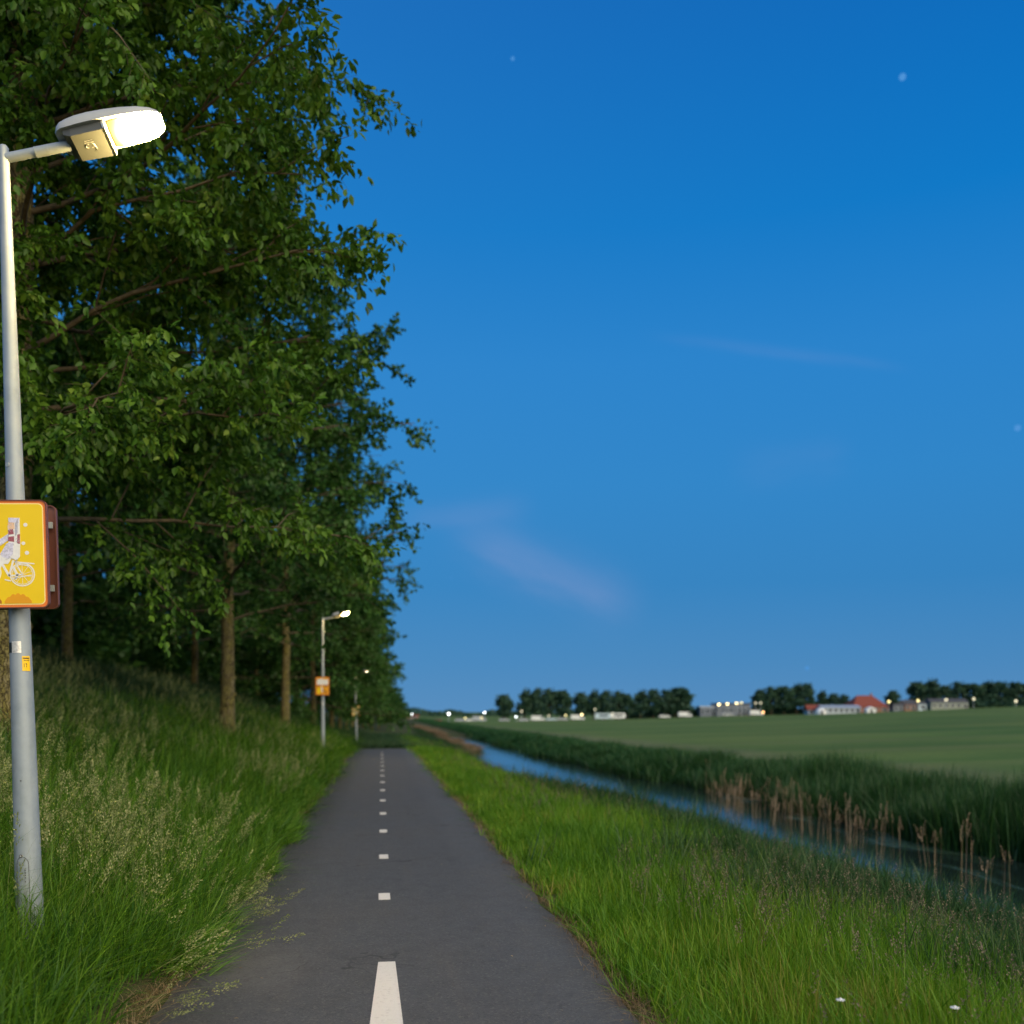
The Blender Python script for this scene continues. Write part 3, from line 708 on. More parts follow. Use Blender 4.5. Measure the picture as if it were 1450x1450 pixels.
def sample(seed, zmin, zmax, rho0, zr, power, s0, s1, xfun):
    """points in a widened view wedge, density falling with distance; s0,s1: lateral slope limits"""
    rs = np.random.default_rng(seed); zs = np.linspace(zmin, zmax, 4000)
    dens = rho0*np.minimum(1, (zr/zs)**power)*zs*(s1-s0)
    cum = np.concatenate([[0], np.cumsum((dens[1:]+dens[:-1])/2*np.diff(zs))]); n = int(cum[-1])
    Z = np.interp(rs.uniform(0, cum[-1], n), cum, zs); lat = Z*rs.uniform(s0, s1, n)
    X = CAM.x+FW.x*Z+RT.x*lat; Y = CAM.y+FW.y*Z+RT.y*lat
    k = xfun(X, Y, rs); X, Y, Z = X[k], Y[k], Z[k]
    return X, Y, H(X, Y), Z, rs
# clump libraries
grass_c = collection_of('grass', [blades_mesh('g', s, 24, .16, .58, .18, .0080, (.4, .7, .95)[s % 3], [M['blade']], 5) for s in range(9)])
slope_c = collection_of('slope_grass', [blades_mesh('g', s+10, 24, .2, .55, .22, .008, (.5, .85)[s % 2], [M['blade_slope']], 5) for s in range(8)])
seed_c = collection_of('seed_heads', [blades_mesh('s', s+20, 4, .55, .9, .12, .0028, .35, [M['seed'], M['seed']], 4, (.19, 46, .055, .022)) for s in range(5)])
verge_c = collection_of('verge_grass', [blades_mesh('v', s+30, 26, .18, .42, .16, .007, .38, [M['blade_verge']]) for s in range(5)])
vseed_c = collection_of('verge_heads', [blades_mesh('v', s+40, 4, .45, .75, .12, .0028, .3, [M['seed_purple'], M['seed_purple']], 4, (.14, 26, .03, .016)) for s in range(4)])
bank_c = collection_of('bank_grass', [blades_mesh('b', s+50, 26, .2, .5, .2, .010, (.45, .8)[s % 2], [M['blade_bank']], 5) for s in range(6)])
reed_c = collection_of('reeds', [blades_mesh('r', s+60, 30, .5, 1.0, .30, .020, .42, [M['reed']], 5) for s in range(4)])
dry_c = collection_of('dry_reeds', [blades_mesh('d', s+70, 3, .6, 1.0, .2, .009, .10, [M['dry_reed'], M['dry_reed']], 3, (.22, 20, .02, .035)) for s in range(4)])
past_c = collection_of('pasture', [blades_mesh('p', s+90, 30, .2, .5, .3, .012, .5, [M['pasture']]) for s in range(3)])
thatch_c = collection_of('dry_thatch', [blades_mesh('t', s+80, 16, .1, .3, .14, .006, 1.1, [M['thatch']], 3) for s in range(3)])

# left: lush grass at the foot of the slope
jag = lambda Y: .07*np.sin(Y*1.9)+.05*np.sin(Y*4.7+1)
X, Y, Zg, Z, rs = sample(1, 3.2, 70, 150, 6, 1.3, -.68, .05, lambda X, Y, r: (X < -1.44-.16*(1-sm(Y, 5.5, 9))+jag(Y)-r.uniform(0, .12, len(X))) & (X > -5.2-r.uniform(0, 1.5, len(X))))
n = len(X); edge = np.clip((X+2.1)/.7, 0, 1); tl = edge*rs.uniform(0, .75, n)+rs.normal(.06, .12, n)
hh = (.72+.5*np.clip((-X-1.4)/1.2, 0, 1))*rs.uniform(.75, 1.25, n)*(1-.25*np.clip((Z-20)/40, 0, 1)); sw = 1+np.clip((Z-8)/14, 0, 2.2)
scatter('lower_slope_grass', 'lush long green grass along the left edge of the path', grass_c, np.stack([X, Y, Zg], 1), tl, np.stack([sw, sw, hh], 1), 1)
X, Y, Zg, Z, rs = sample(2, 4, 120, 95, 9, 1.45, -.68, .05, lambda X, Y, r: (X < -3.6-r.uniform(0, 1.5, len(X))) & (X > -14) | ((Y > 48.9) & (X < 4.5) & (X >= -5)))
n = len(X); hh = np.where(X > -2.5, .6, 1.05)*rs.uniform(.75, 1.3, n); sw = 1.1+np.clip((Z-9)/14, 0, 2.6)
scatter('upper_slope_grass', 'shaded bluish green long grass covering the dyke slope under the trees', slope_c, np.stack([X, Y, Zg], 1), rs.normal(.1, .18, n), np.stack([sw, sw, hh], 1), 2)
X, Y, Zg, Z, rs = sample(3, 4, 45, 19, 8, 1.25, -.66, .05, lambda X, Y, r: (X < -1.75) & (X > -9) & (np.sin(X*1.3+Y*.5)+np.sin(Y*.8)+r.normal(0, .6, len(X)) > -.1) & ((Y > 6.2) | (X < -2.6)))
n = len(X)
scatter('seed_head_grass', 'pale feathery seed heads nodding above the grass on the left slope', seed_c, np.stack([X, Y, Zg], 1), rs.normal(.14, .2, n)+.25*np.clip((X+2.4)/.8, 0, 1), np.stack([np.ones(n)]*2+[rs.uniform(.75, 1.1, n)], 1), 3)
# a few stems fallen over the asphalt
Y = np.random.default_rng(9).uniform(5.6, 9.0, 20); X = np.random.default_rng(10).uniform(-1.66, -1.30, 20)
scatter('overhanging_grass', 'pale grass stems flopped over the left edge of the asphalt', seed_c, np.stack([X, Y, H(X, Y)+.02], 1), np.random.default_rng(11).uniform(.75, 1.36, 20), np.random.default_rng(12).uniform(.6, .95, (20, 1))*np.ones((1, 3)), 4)
rs = np.random.default_rng(19); Y = rs.uniform(6.6, 16, 150); X = -1.46+jag(Y)+rs.normal(0, .05, 150)
scatter('leaning_edge_grass', 'long green grass blades leaning over the left edge of the asphalt', grass_c, np.stack([X, Y, H(X, Y)+.01], 1), rs.uniform(.5, 1.25, 150), np.stack([np.full(150, .8)]*2+[rs.uniform(.6, 1.0, 150)], 1), 19)
# dry litter on both edges
for nm, x0, sd_, lab in (('left_edge_litter_grass', -1.42, 5, 'brown dry grass litter along the left asphalt edge'), ('right_edge_litter_grass', 1.52, 6, 'brown dry grass litter along the right asphalt edge')):
    rs = np.random.default_rng(sd_); n = 700; Y = 3+44*rs.uniform(0, 1, n)**1.6; X = x0+rs.normal(0, .045, n)+(jag(Y)*.5 if x0 < 0 else 0)
    scatter(nm, lab, thatch_c, np.stack([X, Y, H(X, Y)+.005], 1), rs.normal(0, .3, n), np.stack([rs.uniform(.4, .9, n)]*2+[rs.uniform(.2, .55, n)], 1), sd_)
# right verge
X, Y, Zg, Z, rs = sample(7, 3.2, 110, 190, 6, 1.45, -.15, .72, lambda X, Y, r: (X > 1.56+.03*np.sin(Y*3)+r.uniform(0, .1, len(X))) & (X < 4.9-1.5*sm(Y, 18, 32)+.5*np.sin(Y*.5)+r.normal(0, .5, len(X))))
n = len(X); hh = (.45+.65*np.clip((X-1.5)/1.4, 0, 1))*rs.uniform(.75, 1.3, n); sw = 1+np.clip((Z-8)/14, 0, 2.6)
scatter('verge_grass', 'bright yellow-green grass verge between the path and the canal', verge_c, np.stack([X, Y, Zg], 1), rs.normal(-.02, .14, n), np.stack([sw, sw, hh], 1), 7)
X, Y, Zg, Z, rs = sample(8, 4, 70, 9, 8, 1.0, -.1, .7, lambda X, Y, r: (X > 2.2) & (X < 6.8) & (np.sin(X*1.1-Y*.45)+np.sin(Y*.7+2)+r.normal(0, .7, len(X)) > -.1))
n = len(X)
scatter('verge_seed_head_grass', 'brownish seed heads standing above the verge grass by the canal', vseed_c, np.stack([X, Y, Zg], 1), rs.normal(.05, .15, n), np.stack([np.ones(n)*1.3]*2+[rs.uniform(.75, 1.1, n)], 1), 8)
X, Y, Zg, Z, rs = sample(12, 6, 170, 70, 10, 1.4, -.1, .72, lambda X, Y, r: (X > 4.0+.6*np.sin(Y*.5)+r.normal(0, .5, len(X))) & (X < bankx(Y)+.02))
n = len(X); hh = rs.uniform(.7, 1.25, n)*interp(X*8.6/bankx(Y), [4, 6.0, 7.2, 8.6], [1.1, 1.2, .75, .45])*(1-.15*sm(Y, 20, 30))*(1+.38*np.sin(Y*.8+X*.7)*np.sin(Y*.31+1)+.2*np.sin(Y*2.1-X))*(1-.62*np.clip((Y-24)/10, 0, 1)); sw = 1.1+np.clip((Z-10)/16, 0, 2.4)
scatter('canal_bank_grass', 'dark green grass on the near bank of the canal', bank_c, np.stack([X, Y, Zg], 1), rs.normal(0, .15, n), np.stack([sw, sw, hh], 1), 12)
rs = np.random.default_rng(61); V = []; HH = []
for i in range(34):
    y = rs.uniform(8.5, 30); x = bankx(y)-.15-abs(rs.normal(0, 1.15)); m = rs.integers(5, 13); hs_ = rs.uniform(.55, 1.0)
    for k in range(m):
        a = x+rs.normal(0, .30); b = y+rs.normal(0, .38)
        if a < bankx(b)+.1 and a > 4.2: V.append((a, b, max(Hf(a, b), WATER))); HH.append(hs_*rs.uniform(.75, 1.1))
n = len(V)
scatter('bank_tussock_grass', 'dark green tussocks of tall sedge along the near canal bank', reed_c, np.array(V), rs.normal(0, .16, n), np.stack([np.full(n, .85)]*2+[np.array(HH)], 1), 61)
# far bank reeds
def rh(Y): return interp(Y, [0, 14, 21, 43, 64, 110, 200, 400], [1.65, 1.6, 1.45, 1.0, .85, .7, .6, .6])
X, Y, Zg, Z, rs = sample(13, 10, 330, 52, 18, 1.15, -.2, .75, lambda X, Y, r: (X > 13.0-farshift(Y)+.25*np.sin(Y*.83)+r.normal(0, .12, len(X))) & (X < 16.2-farshift(Y)))
n = len(X); hh = rh(Y)*rs.uniform(.75, 1.15, n)*(1+.15*np.sin(Y*.45)+.12*np.sin(Y*1.1+X*.8)+.07*np.sin(Y*2.3)); sw = 1+np.clip((Z-25)/30, 0, 2.5)
scatter('reed_bed', 'dense dark green reeds along the far bank of the canal', reed_c, np.stack([X, Y, np.maximum(Zg, WATER-.1)], 1), rs.normal(0, .08, n), np.stack([sw, sw, hh], 1), 13)
# standing dry reeds in the water
rs = np.random.default_rng(14); V = []
for (px, py, m, sp) in ((1005, 1140, 3, 4), (1035, 1148, 20, 12), (1080, 1160, 15, 22), (1120, 1172, 10, 18), (1165, 1188, 5, 20), (1200, 1198, 7, 12), (1255, 1215, 4, 22), (1320, 1230, 2, 24), (1380, 1255, 2, 20), (1425, 1275, 2, 16)):
    for i in range(m):
        x = px+rs.normal(0, sp); y = py+rs.normal(0, 5)-(x-px)*-.3
        Zd = (1.8-WATER)*FPX/max(40, y-HOR); p = at(x, HOR, Zd); V.append((p.x, p.y, WATER-.05))
V = np.array(V); n = len(V)
scatter('dry_reeds', 'pale dead reed stems with plumes standing in the canal', dry_c, V, rs.normal(0, .07, n), np.stack([np.ones(n)]*2+[rs.uniform(.85, 1.45, n)], 1), 14)
# sandy dead reed strip along the near bank far ahead
rs = np.random.default_rng(15); n = 900; Y = rs.uniform(68, 185, n); X = bankx(Y)-.4+rs.normal(0, .16, n)-np.clip((Y-110)/40, 0, 2)*.5
k = np.sin(Y*.16)+rs.normal(0, .4, n) > -.7; X, Y = X[k], Y[k]; n = len(X)
scatter('dead_reed_strip', 'sandy brown strip of dead reeds far along the canal edge', thatch_c, np.stack([X, Y, np.maximum(H(X, Y), WATER)+.12], 1), rs.normal(0, .2, n), np.stack([np.full(n, 5.)]*2+[rs.uniform(.9, 1.6, n)], 1), 15)
# small white flowers in the verge
for i, (px, py) in enumerate([(1190, 1417), (1352, 1428)]):
    X_, Z_ = px, (1.8-.45)*FPX/(py-HOR); p = at(px, HOR, Z_)
    r = empty('white_flower', ['small white wildflower in the verge grass, left one of two', 'small white wildflower in the verge grass, right one of two'][i], 'flower', (p.x, p.y, Hf(p.x, p.y)), 0, 'white wildflowers in the verge')
    h = .47-Hf(p.x, p.y)*1.0; h = max(.3, 1.8-(py-HOR)*Z_/FPX-Hf(p.x, p.y))
    mb = MB(); mb.tube([(0, 0, 0), (.01, .01, h*.5), (0, 0, h)], .003, 5); obj('stem', mb.mesh('stem', M['blade_verge']), r)
    mb = MB()
    for k in range(9):
        a = k*.698; mb.box((math.cos(a)*.012, math.sin(a)*.012, h+.004), (.016, .007, .003), rot=Matrix.Rotation(a, 3, 'Z'))
    mb.sphere((0, 0, h+.006), .008, 8); obj('petals', mb.mesh('petals', M['white_paint']), r)

# ------------------------------------------------------------------ lamp posts
LEN = 4.98
def loft(sections, caps=True):
    mb = MB(); n = len(sections[0]); vs = [v for s in sections for v in s]; fs = []
    for i in range(len(sections)-1):
        for k in range(n): fs.append((i*n+k, i*n+(k+1) % n, (i+1)*n+(k+1) % n, (i+1)*n+k))
    if caps: fs += [tuple(range(n))[::-1], tuple((len(sections)-1)*n+k for k in range(n))]
    mb.add(vs, fs); return mb
def lamp_post(label, loc, tilt, group, detail=True):
    r = empty('lamp_post', label, 'street lamp', loc, 0, group); r.rotation_euler = (0, tilt, 0)
    mb = MB(); rad = lambda z: .082-.052*(z/LEN)
    zs = [-.4, 0, .6, 1.2, 2, 3, 4, LEN-.05, LEN-.015]
    mb.tube([(0, 0, z) for z in zs]+[(0, 0, LEN)], [rad(max(0, z)) for z in zs]+[.02], 32)
    me = mb.mesh('pole', M['pole']); auto_smooth(me); pole = obj('pole', me, r)
    # outreach arm
    A0 = Vector((.02, 0, LEN-.075)); A1 = Vector((.385, 0, LEN+.018))
    mb = MB(); mb.tube([A0, A0.lerp(A1, .48)], .029, 20); mb.tube([A0.lerp(A1, .47), A1+Vector((.012, 0, .002))], .031, 20)
    mb.tube([A0.lerp(A1, .46), A0.lerp(A1, .475)], .0325, 20)
    me = mb.mesh('arm', M['pole']); auto_smooth(me); obj('arm', me, r)
    # luminaire, local x along the head, tilted up a little and rolled
    head = obj('lamp_head', None, r) if False else None
    hx0, L = .335, .655
    rot = Matrix.Rotation(-R_(15), 3, 'Y') @ Matrix.Rotation(-R_(9), 3, 'X'); org = Vector((hx0, 0, LEN+.025))
    T = lambda x, y, z: org+rot @ Vector((x, y, z))
    secs = []
    for s, wdt, hgt, zb in ((0, .06, .035, .02), (.03, .10, .060, .008), (.07, .118, .082, .004), (.13, .126, .098, .0), (.22, .132, .108, 0), (.34, .135, .112, 0), (.5, .135, .108, 0), (.65, .132, .099, 0), (.8, .124, .083, 0), (.91, .108, .060, .002), (.97, .085, .038, .006), (1.0, .055, .016, .012)):
        ring = []
        for k in range(17):
            a = math.pi*k/16; c = math.cos(a); sn = math.sin(a)
            ring.append(T(s*L, -wdt*math.copysign(abs(c)**.7, c), zb+hgt*sn**.75))
        secs.append(ring)
    hb = loft(secs); me = hb.mesh('housing', M['housing']); auto_smooth(me, 35); housing = obj('housing', me, r)
    # gear cover: slanted box below the rear third
    gb = loft([[T(.05, -.100, .012), T(.05, .100, .012), T(.05, .100, -.030), T(.05, -.100, -.030)],
               [T(.10, -.108, .012), T(.10, .108, .012), T(.09, .108, -.056), T(.09, -.108, -.056)],
               [T(.285, -.116, .012), T(.285, .116, .012), T(.285, .116, -.058), T(.285, -.116, -.058)]])
    me = gb.mesh('gear_cover', M['cover']); cov = obj('gear_cover', me, r)
    if detail:        # raised mark on the gear cover, arcs and bars
        mb = MB(); zc = -.0582
        def arc(cx, cy, rr, a0, a1):
            pts = [T(cx+rr*math.cos(a0+(a1-a0)*k/8), cy+rr*math.sin(a0+(a1-a0)*k/8), zc) for k in range(9)]; mb.tube(pts, .0015, 6)
        mb.tube([T(.155, -.050, zc), T(.205, -.050, zc)], .0015, 6)
        mb.tube([T(.150, -.034, zc), T(.210, -.034, zc)], .0015, 6)
        arc(.192, -.004, .015, -1.6, 2.0); arc(.166, -.004, .015, 1.5, 5.2)
        arc(.18, .018, .030, -.9, .9)
        obj('cover_mark', mb.mesh('cover_mark', M['housing']), cov)
    # reflector rim and glowing glass
    rim = loft([[T(.29, -.118, .01), T(.29, .118, .01), T(.29, .118, -.052), T(.29, -.118, -.052)],
                [T(.305, -.122, .01), T(.305, .122, .01), T(.305, .122, -.060), T(.305, -.122, -.060)],
                [T(.315, -.112, .01), T(.315, .112, .01), T(.315, .112, -.040), T(.315, -.112, -.040)]])
    obj('rim', rim.mesh('rim', M['lamp_rim']), r)
    secs = []
    for s, wdt, dp in ((.322, .098, .012), (.335, .103, .026), (.38, .106, .032), (.44, .106, .034), (.50, .103, .034), (.55, .095, .031), (.59, .082, .024), (.612, .062, .014)):
        secs.append([T(s, -wdt*math.cos(math.pi*k/24), -.002-dp*math.sin(math.pi*k/24)**.5) for k in range(25)])
    gl = loft(secs); me = gl.mesh('glass', M['lamp_glass']); auto_smooth(me, 60); obj('glass', me, r)
    mb = MB(); mb.tube([T(.40, 0, -.046), T(.54, 0, -.040)], .014, 10); obj('bulb', mb.mesh('bulb', M['lamp_core']), r)
    # straps, foil sticker, numbered label, inspection door
    def wrap(name, z0, z1, a0, a1, m, off=.0015, par=None, n=10):
        V = []
        for z in (z0, z1):
            for rr in (rad(z)+off, rad(z)-.002):
                for k in range(n+1):
                    a = a0+(a1-a0)*k/n; V.append((rr*math.cos(a), rr*math.sin(a), z))
        F = []; q_ = n+1
        for k in range(n):
            F += [(k, k+1, 2*q_+k+1, 2*q_+k), (k, k+1, q_+k+1, q_+k), (2*q_+k, 2*q_+k+1, 3*q_+k+1, 3*q_+k)]
        F += [(0, q_, 3*q_, 2*q_), (n, q_+n, 3*q_+n, 2*q_+n)]
        return obj(name, mesh_np(name, V, F, m), par or r)
    D = math.pi/180
    wrap('black_band', 1.815, 1.878, -185*D, -122*D, M['black_band'])
    wrap('foil_sticker', 1.812, 1.884, -118*D, -68*D, M['silver_foil'])
    if detail:
        wrap('number_label', 1.70, 1.792, -66*D, -22*D, M['label_yellow'])
        lab = r.children[-1]
        wrap('label_line', 1.775, 1.782, -62*D, -26*D, M['ink'], .0024, lab)
        wrap('label_line', 1.763, 1.766, -58*D, -26*D, M['ink'], .0024, lab)
        wrap('digit', 1.722, 1.746, -57.5*D, -55*D, M['ink'], .0024, lab)            # 1
        wrap('digit', 1.742, 1.746, -51*D, -40*D, M['ink'], .0024, lab)              # 7: bar
        wrap('digit', 1.722, 1.742, -45*D, -42.5*D, M['ink'], .0024, lab)            # 7: stem
        # inspection door
        def arcpt(a, z, off=.001): return Vector(((rad(z)+off)*math.cos(a), (rad(z)+off)*math.sin(a), z))
        a0, a1 = -122*D, -68*D; pts = []
        for a, z in ((a0, .16), (a0, .50)): pts.append(arcpt(a, z))
        for k in range(9): th = math.pi-math.pi*k/8; pts.append(arcpt((a0+a1)/2+(a1-a0)/2*math.cos(th), .50+.05*math.sin(th)))
        pts.append(arcpt(a1, .16))
        mb = MB(); mb.tube(pts, .0016, 5); door = obj('inspection_door_seam', mb.mesh('inspection_door_seam', M['joint']), r)
        mb = MB(); c = arcpt(-100*D, .555, 0); d = Vector((c.x, c.y, 0)).normalized(); mb.tube([c-d*.004, c+d*.004], .010, 16); o = obj('lock', mb.mesh('lock', M['joint']), r)
        mb = MB(); mb.tube([c, c+d*.006], .0055, 12); obj('lock_pin', mb.mesh('lock_pin', M['housing']), o)
        mb = MB()
        for k, z in enumerate((.47, .455, .44, .425, .40)): mb.tube([arcpt(-84*D, z), arcpt(-82*D, z-.008)], .0028, 5)
        obj('stamp', mb.mesh('stamp', M['joint']), r)
        mb = MB(); c = arcpt(-90*D, 1.02, 0); mb.tube([c, c+Vector((0, -.003, 0))], .004, 8); obj('screw', mb.mesh('screw', M['joint']), r)
        mb = MB(); c = arcpt(-118*D, 2.98, 0); d = Vector((c.x, c.y, 0)).normalized(); mb.tube([c-d*.002, c+d*.004], .014, 14); obj('plug', mb.mesh('plug', M['sign_back']), r)
    # its own light
    ld = bpy.data.lights.new('lamp_light', 'POINT'); ld.shadow_soft_size = .07; ld.energy = 240; ld.color = (1.0, .70, .25)
    lo = bpy.data.objects.new('lamp_light', ld); C.objects.link(lo); lo.parent = r; lo.location = T(.60, 0, -.16)
    return r
GL = 'lamp posts along the path'
p1 = at(43.5, 1335, 6.0); lamp1 = lamp_post('tall grey lamp post with a glowing head in the near left foreground', p1, -R_(1.85), GL)
p2 = at(457, 1078, 34.8); p2.z = Hf(p2.x, p2.y)-.02; lamp2 = lamp_post('lit lamp post with an orange sign standing halfway along the path', p2, 0, GL, False)
p3 = at(505, 1058, 64.0); p3.z = min(Hf(p3.x, p3.y), p3.z)-.05; lamp3 = lamp_post('farthest lamp post with its head hidden among the leaves beyond the crest', p3, -R_(1.2), GL, False)
print('lamp bases', p1, Hf(p1.x, p1.y), p2, p3)

# ------------------------------------------------------------------ signs
def rrect(w, h, r, n=6):
    pts = []
    for cx_, cz_, a0 in ((w/2-r, h/2-r, 0), (-w/2+r, h/2-r, 90), (-w/2+r, -h/2+r, 180), (w/2-r, -h/2+r, 270)):
        for k in range(n+1):
            a = R_(a0+90*k/n); pts.append((cx_+r*math.cos(a), cz_+r*math.sin(a)))
    return pts
def plate(name, poly, y0, y1, m, par):
    mb = MB(); mb.prism(poly, y0, y1); return obj(name, mb.mesh(name, m), par)
def sign(label, loc, tilt, w, h, kind, face=-1):
    r = empty('route_sign', label, 'sign', loc, 0, 'route signs on the lamp posts'); r.rotation_euler = (0, tilt, 0 if face < 0 else math.pi)
    # tray: rim with a folded flange, grey back
    plate('tray', rrect(w, h, .035), -.004, .004, M['sign_orange'] if kind != 'back' else M['sign_brown'], r)
    mb = MB(); out = rrect(w, h, .035); inn = rrect(w-.012, h-.012, .03); n = len(out)
    vs = [(x, -.010, z) for x, z in out]+[(x, -.010, z) for x, z in inn]+[(x, .022, z) for x, z in out]+[(x, .022, z) for x, z in inn]
    fs = []
    for i in range(n):
        j = (i+1) % n; fs += [(i, j, n+j, n+i), (2*n+i, 2*n+j, j, i), (3*n+i, 3*n+j, 2*n+j, 2*n+i), (n+i, n+j, 3*n+j, 3*n+i)]
    mb.add(vs, fs); me = mb.mesh('flange', M['sign_brown']); obj('flange', me, r)
    for zz in (-.2, .2):
        mb = MB(); mb.box((0, .030, zz), (w*.92, .018, .04)); obj('back_rail', mb.mesh('back_rail', M['sign_back']), r)
        mb = MB(); mb.box((0, .0485, zz), (.16, .018, .03)); obj('clamp', mb.mesh('clamp', M['sign_back']), r)
    return r
def circ(cx, cz, r, n=28): return [(cx+r*math.cos(2*math.pi*k/n), cz+r*math.sin(2*math.pi*k/n)) for k in range(n)]
def stroke(mb, pts, wd, y, th=.0008, closed=False):
    P_ = [Vector((x, z)) for x, z in pts]; n = len(P_)
    L_, R2 = [], []
    for i in range(n):
        a = P_[i-1] if (i > 0 or closed) else P_[i]; b = P_[(i+1) % n] if (i < n-1 or closed) else P_[i]
        d = (b-a).normalized(); nn = Vector((-d.y, d.x))*wd/2; L_.append(P_[i]+nn); R2.append(P_[i]-nn)
    m_ = n if closed else n-1
    for i in range(m_):
        j = (i+1) % n; quad = [L_[i], L_[j], R2[j], R2[i]]
        vs = [(v.x, y, v.y) for v in quad]+[(v.x, y+th, v.y) for v in quad]
        mb.add(vs, [(0, 1, 2, 3), (7, 6, 5, 4), (0, 4, 5, 1), (1, 5, 6, 2), (2, 6, 7, 3), (3, 7, 4, 0)])
# sign 1 front: yellow with a cyclist
Zs = 5.88; sw_, sh_ = .49, .66
c1 = at(68, 786, Zs); sx0 = c1.x-sw_/2*1.0
s1 = sign('yellow sign with a white sketched cyclist facing the path on the nearest lamp post', (sx0, c1.y, c1.z), -R_(1.6), sw_, sh_, 'front')
plate('pale_line', rrect(sw_-.040, sh_-.040, .030), -.0052, -.004, M['sign_light'], s1)
fc = plate('yellow_face', rrect(sw_-.052, sh_-.052, .026), -.0064, -.0052, M['sign_yellow'], s1)
def spx(x, y): return ((x-68)*Zs/FPX+sw_/2, (786-y)*Zs/FPX)       # photo px on the sign -> sign plane
# scalloped orange clouds at the bottom
def cloud(x0, x1, ybot, ytop, nb, m, y):
    pts = [spx(x0, ybot), spx(x1, ybot)]
    rc = random.Random(int(x0*7))
    for k in range(nb*4+1):
        t = k/(nb*4); x = x1+(x0-x1)*t; hgt = math.sin(math.pi*min(max(t, .02), .98))**.5; yy = ybot-(ybot-ytop)*hgt*(.82+.18*abs(math.sin(t*nb*math.pi)))
        pts.append(spx(x, yy))
    plate('cloud_print', pts, y-.0010, y, m, s1)
cloud(9, 45, 855.5, 841, 5, M['sign_cloud'], -.0064)
cloud(-40, 5, 855.5, 838, 5, M['sign_rust'], -.0064)
YB = -.0066
for (x, y, rr) in ((39.5, 745, 2.7), (36, 771, 2.5), (40.5, 784.5, 2.8)):
    cx_, cz_ = spx(x, y); plate('white_dot', circ(cx_, cz_, rr*Zs/FPX, 16), YB-.001, YB, M['print_white'], s1)
bike = MB()
for wx, wy in ((33.5, 815), (-11, 812)):
    for rr, wdt in ((16.0, 1.6), (13.8, .7)):
        stroke(bike, [spx(wx+rr*math.cos(2*math.pi*k/36), wy+rr*math.sin(2*math.pi*k/36)) for k in range(36)], wdt*Zs/FPX, YB-.001, closed=True)
    for k in range(5):
        a = k*math.pi/5+.3; stroke(bike, [spx(wx+13.5*math.cos(a), wy+13.5*math.sin(a)), spx(wx-13.5*math.cos(a), wy-13.5*math.sin(a))], .4*Zs/FPX, YB-.0008)
for pts, wd in (([(16, 817), (33.5, 815)], 2.0), ([(16, 817), (22, 795)], 2.6), ([(24, 797), (33.5, 815)], 1.4), ([(16, 817), (3, 792)], 3.2), ([(3, 792), (-11, 812)], 2.2),
                ([(3, 792), (0, 780)], 1.8), ([(-6, 779), (3, 781)], 1.6), ([(23, 797), (50, 800)], 1.6), ([(26, 800), (44, 803)], 1.2), ([(20, 821), (33, 818), (46, 816)], 1.2), ([(22, 805), (27, 816), (24, 822)], 3.4), ([(10, 822), (18, 824)], 1.6)):
    stroke(bike, [spx(*p) for p in pts], wd*Zs/FPX, YB-.0014)
obj('bicycle_print', bike.mesh('bicycle_print', M['print_white']), s1)
bd = MB()
def poly2(pts, m, nm, dy=0.):
    plate(nm, [spx(*p) for p in pts], YB-.0022-dy, YB-.0012-dy, m, s1)
poly2([(16, 746), (32, 735), (32, 772), (31, 790), (26, 795), (20, 792), (15, 800), (8, 800), (4, 808), (0, 806), (3, 790), (12, 778), (17, 768)], M['print_white'], 'coat_print')
poly2([(17, 750), (17, 757), (4, 766), (-8, 770), (-8, 775), (6, 774), (17, 766)], M['print_lilac'], 'sleeve_print')
poly2([(17, 735), (31.5, 735.5), (31, 742), (17.5, 741.5)], M['print_lilac'], 'hat_print', .001)
poly2([(16.5, 742), (25, 742), (25, 751), (17, 751)], M['print_skin'], 'face_print', .001)
poly2([(16.5, 752), (23, 751), (24, 758), (17, 759)], M['print_maroon'], 'scarf_print', .001)
poly2([(16, 762), (24, 761), (24, 769), (16, 768)], M['print_maroon'], 'shirt_print', .001)
poly2([(28.5, 759), (32, 758), (31.5, 772), (28, 771)], M['print_maroon'], 'bag_print', .001)
poly2([(26, 743), (30, 736), (29, 756), (25.5, 762)], M['print_grey'], 'hair_print', .0015)
poly2([(14, 771), (23, 770), (22, 786), (16, 793), (8, 790), (5, 786)], M['print_lilac'], 'trouser_print', .001)
sk = MB(); rk = random.Random(3)
for k in range(46):
    x = rk.uniform(4, 30); y = rk.uniform(742, 796)
    if x < 30-(y-742)*.0 and x > 4+(796-y)*.25:
        stroke(sk, [spx(x, y), spx(x+rk.uniform(-3, 3), y+rk.uniform(-3, 3))], .45*Zs/FPX, YB-.0040)
tag(obj('sketch_line_print', sk.mesh('sketch_line_print', M['print_grey']), s1), kind='stuff')
c2 = at(82.5, 791, 6.13)
s1b = sign('brown sign seen from behind its yellow neighbour on the nearest lamp post', (c2.x-sw_/2, c2.y, c2.z), -R_(1.6), sw_, sh_, 'back', face=1)
s1b.rotation_euler = (0, R_(1.6), math.pi)
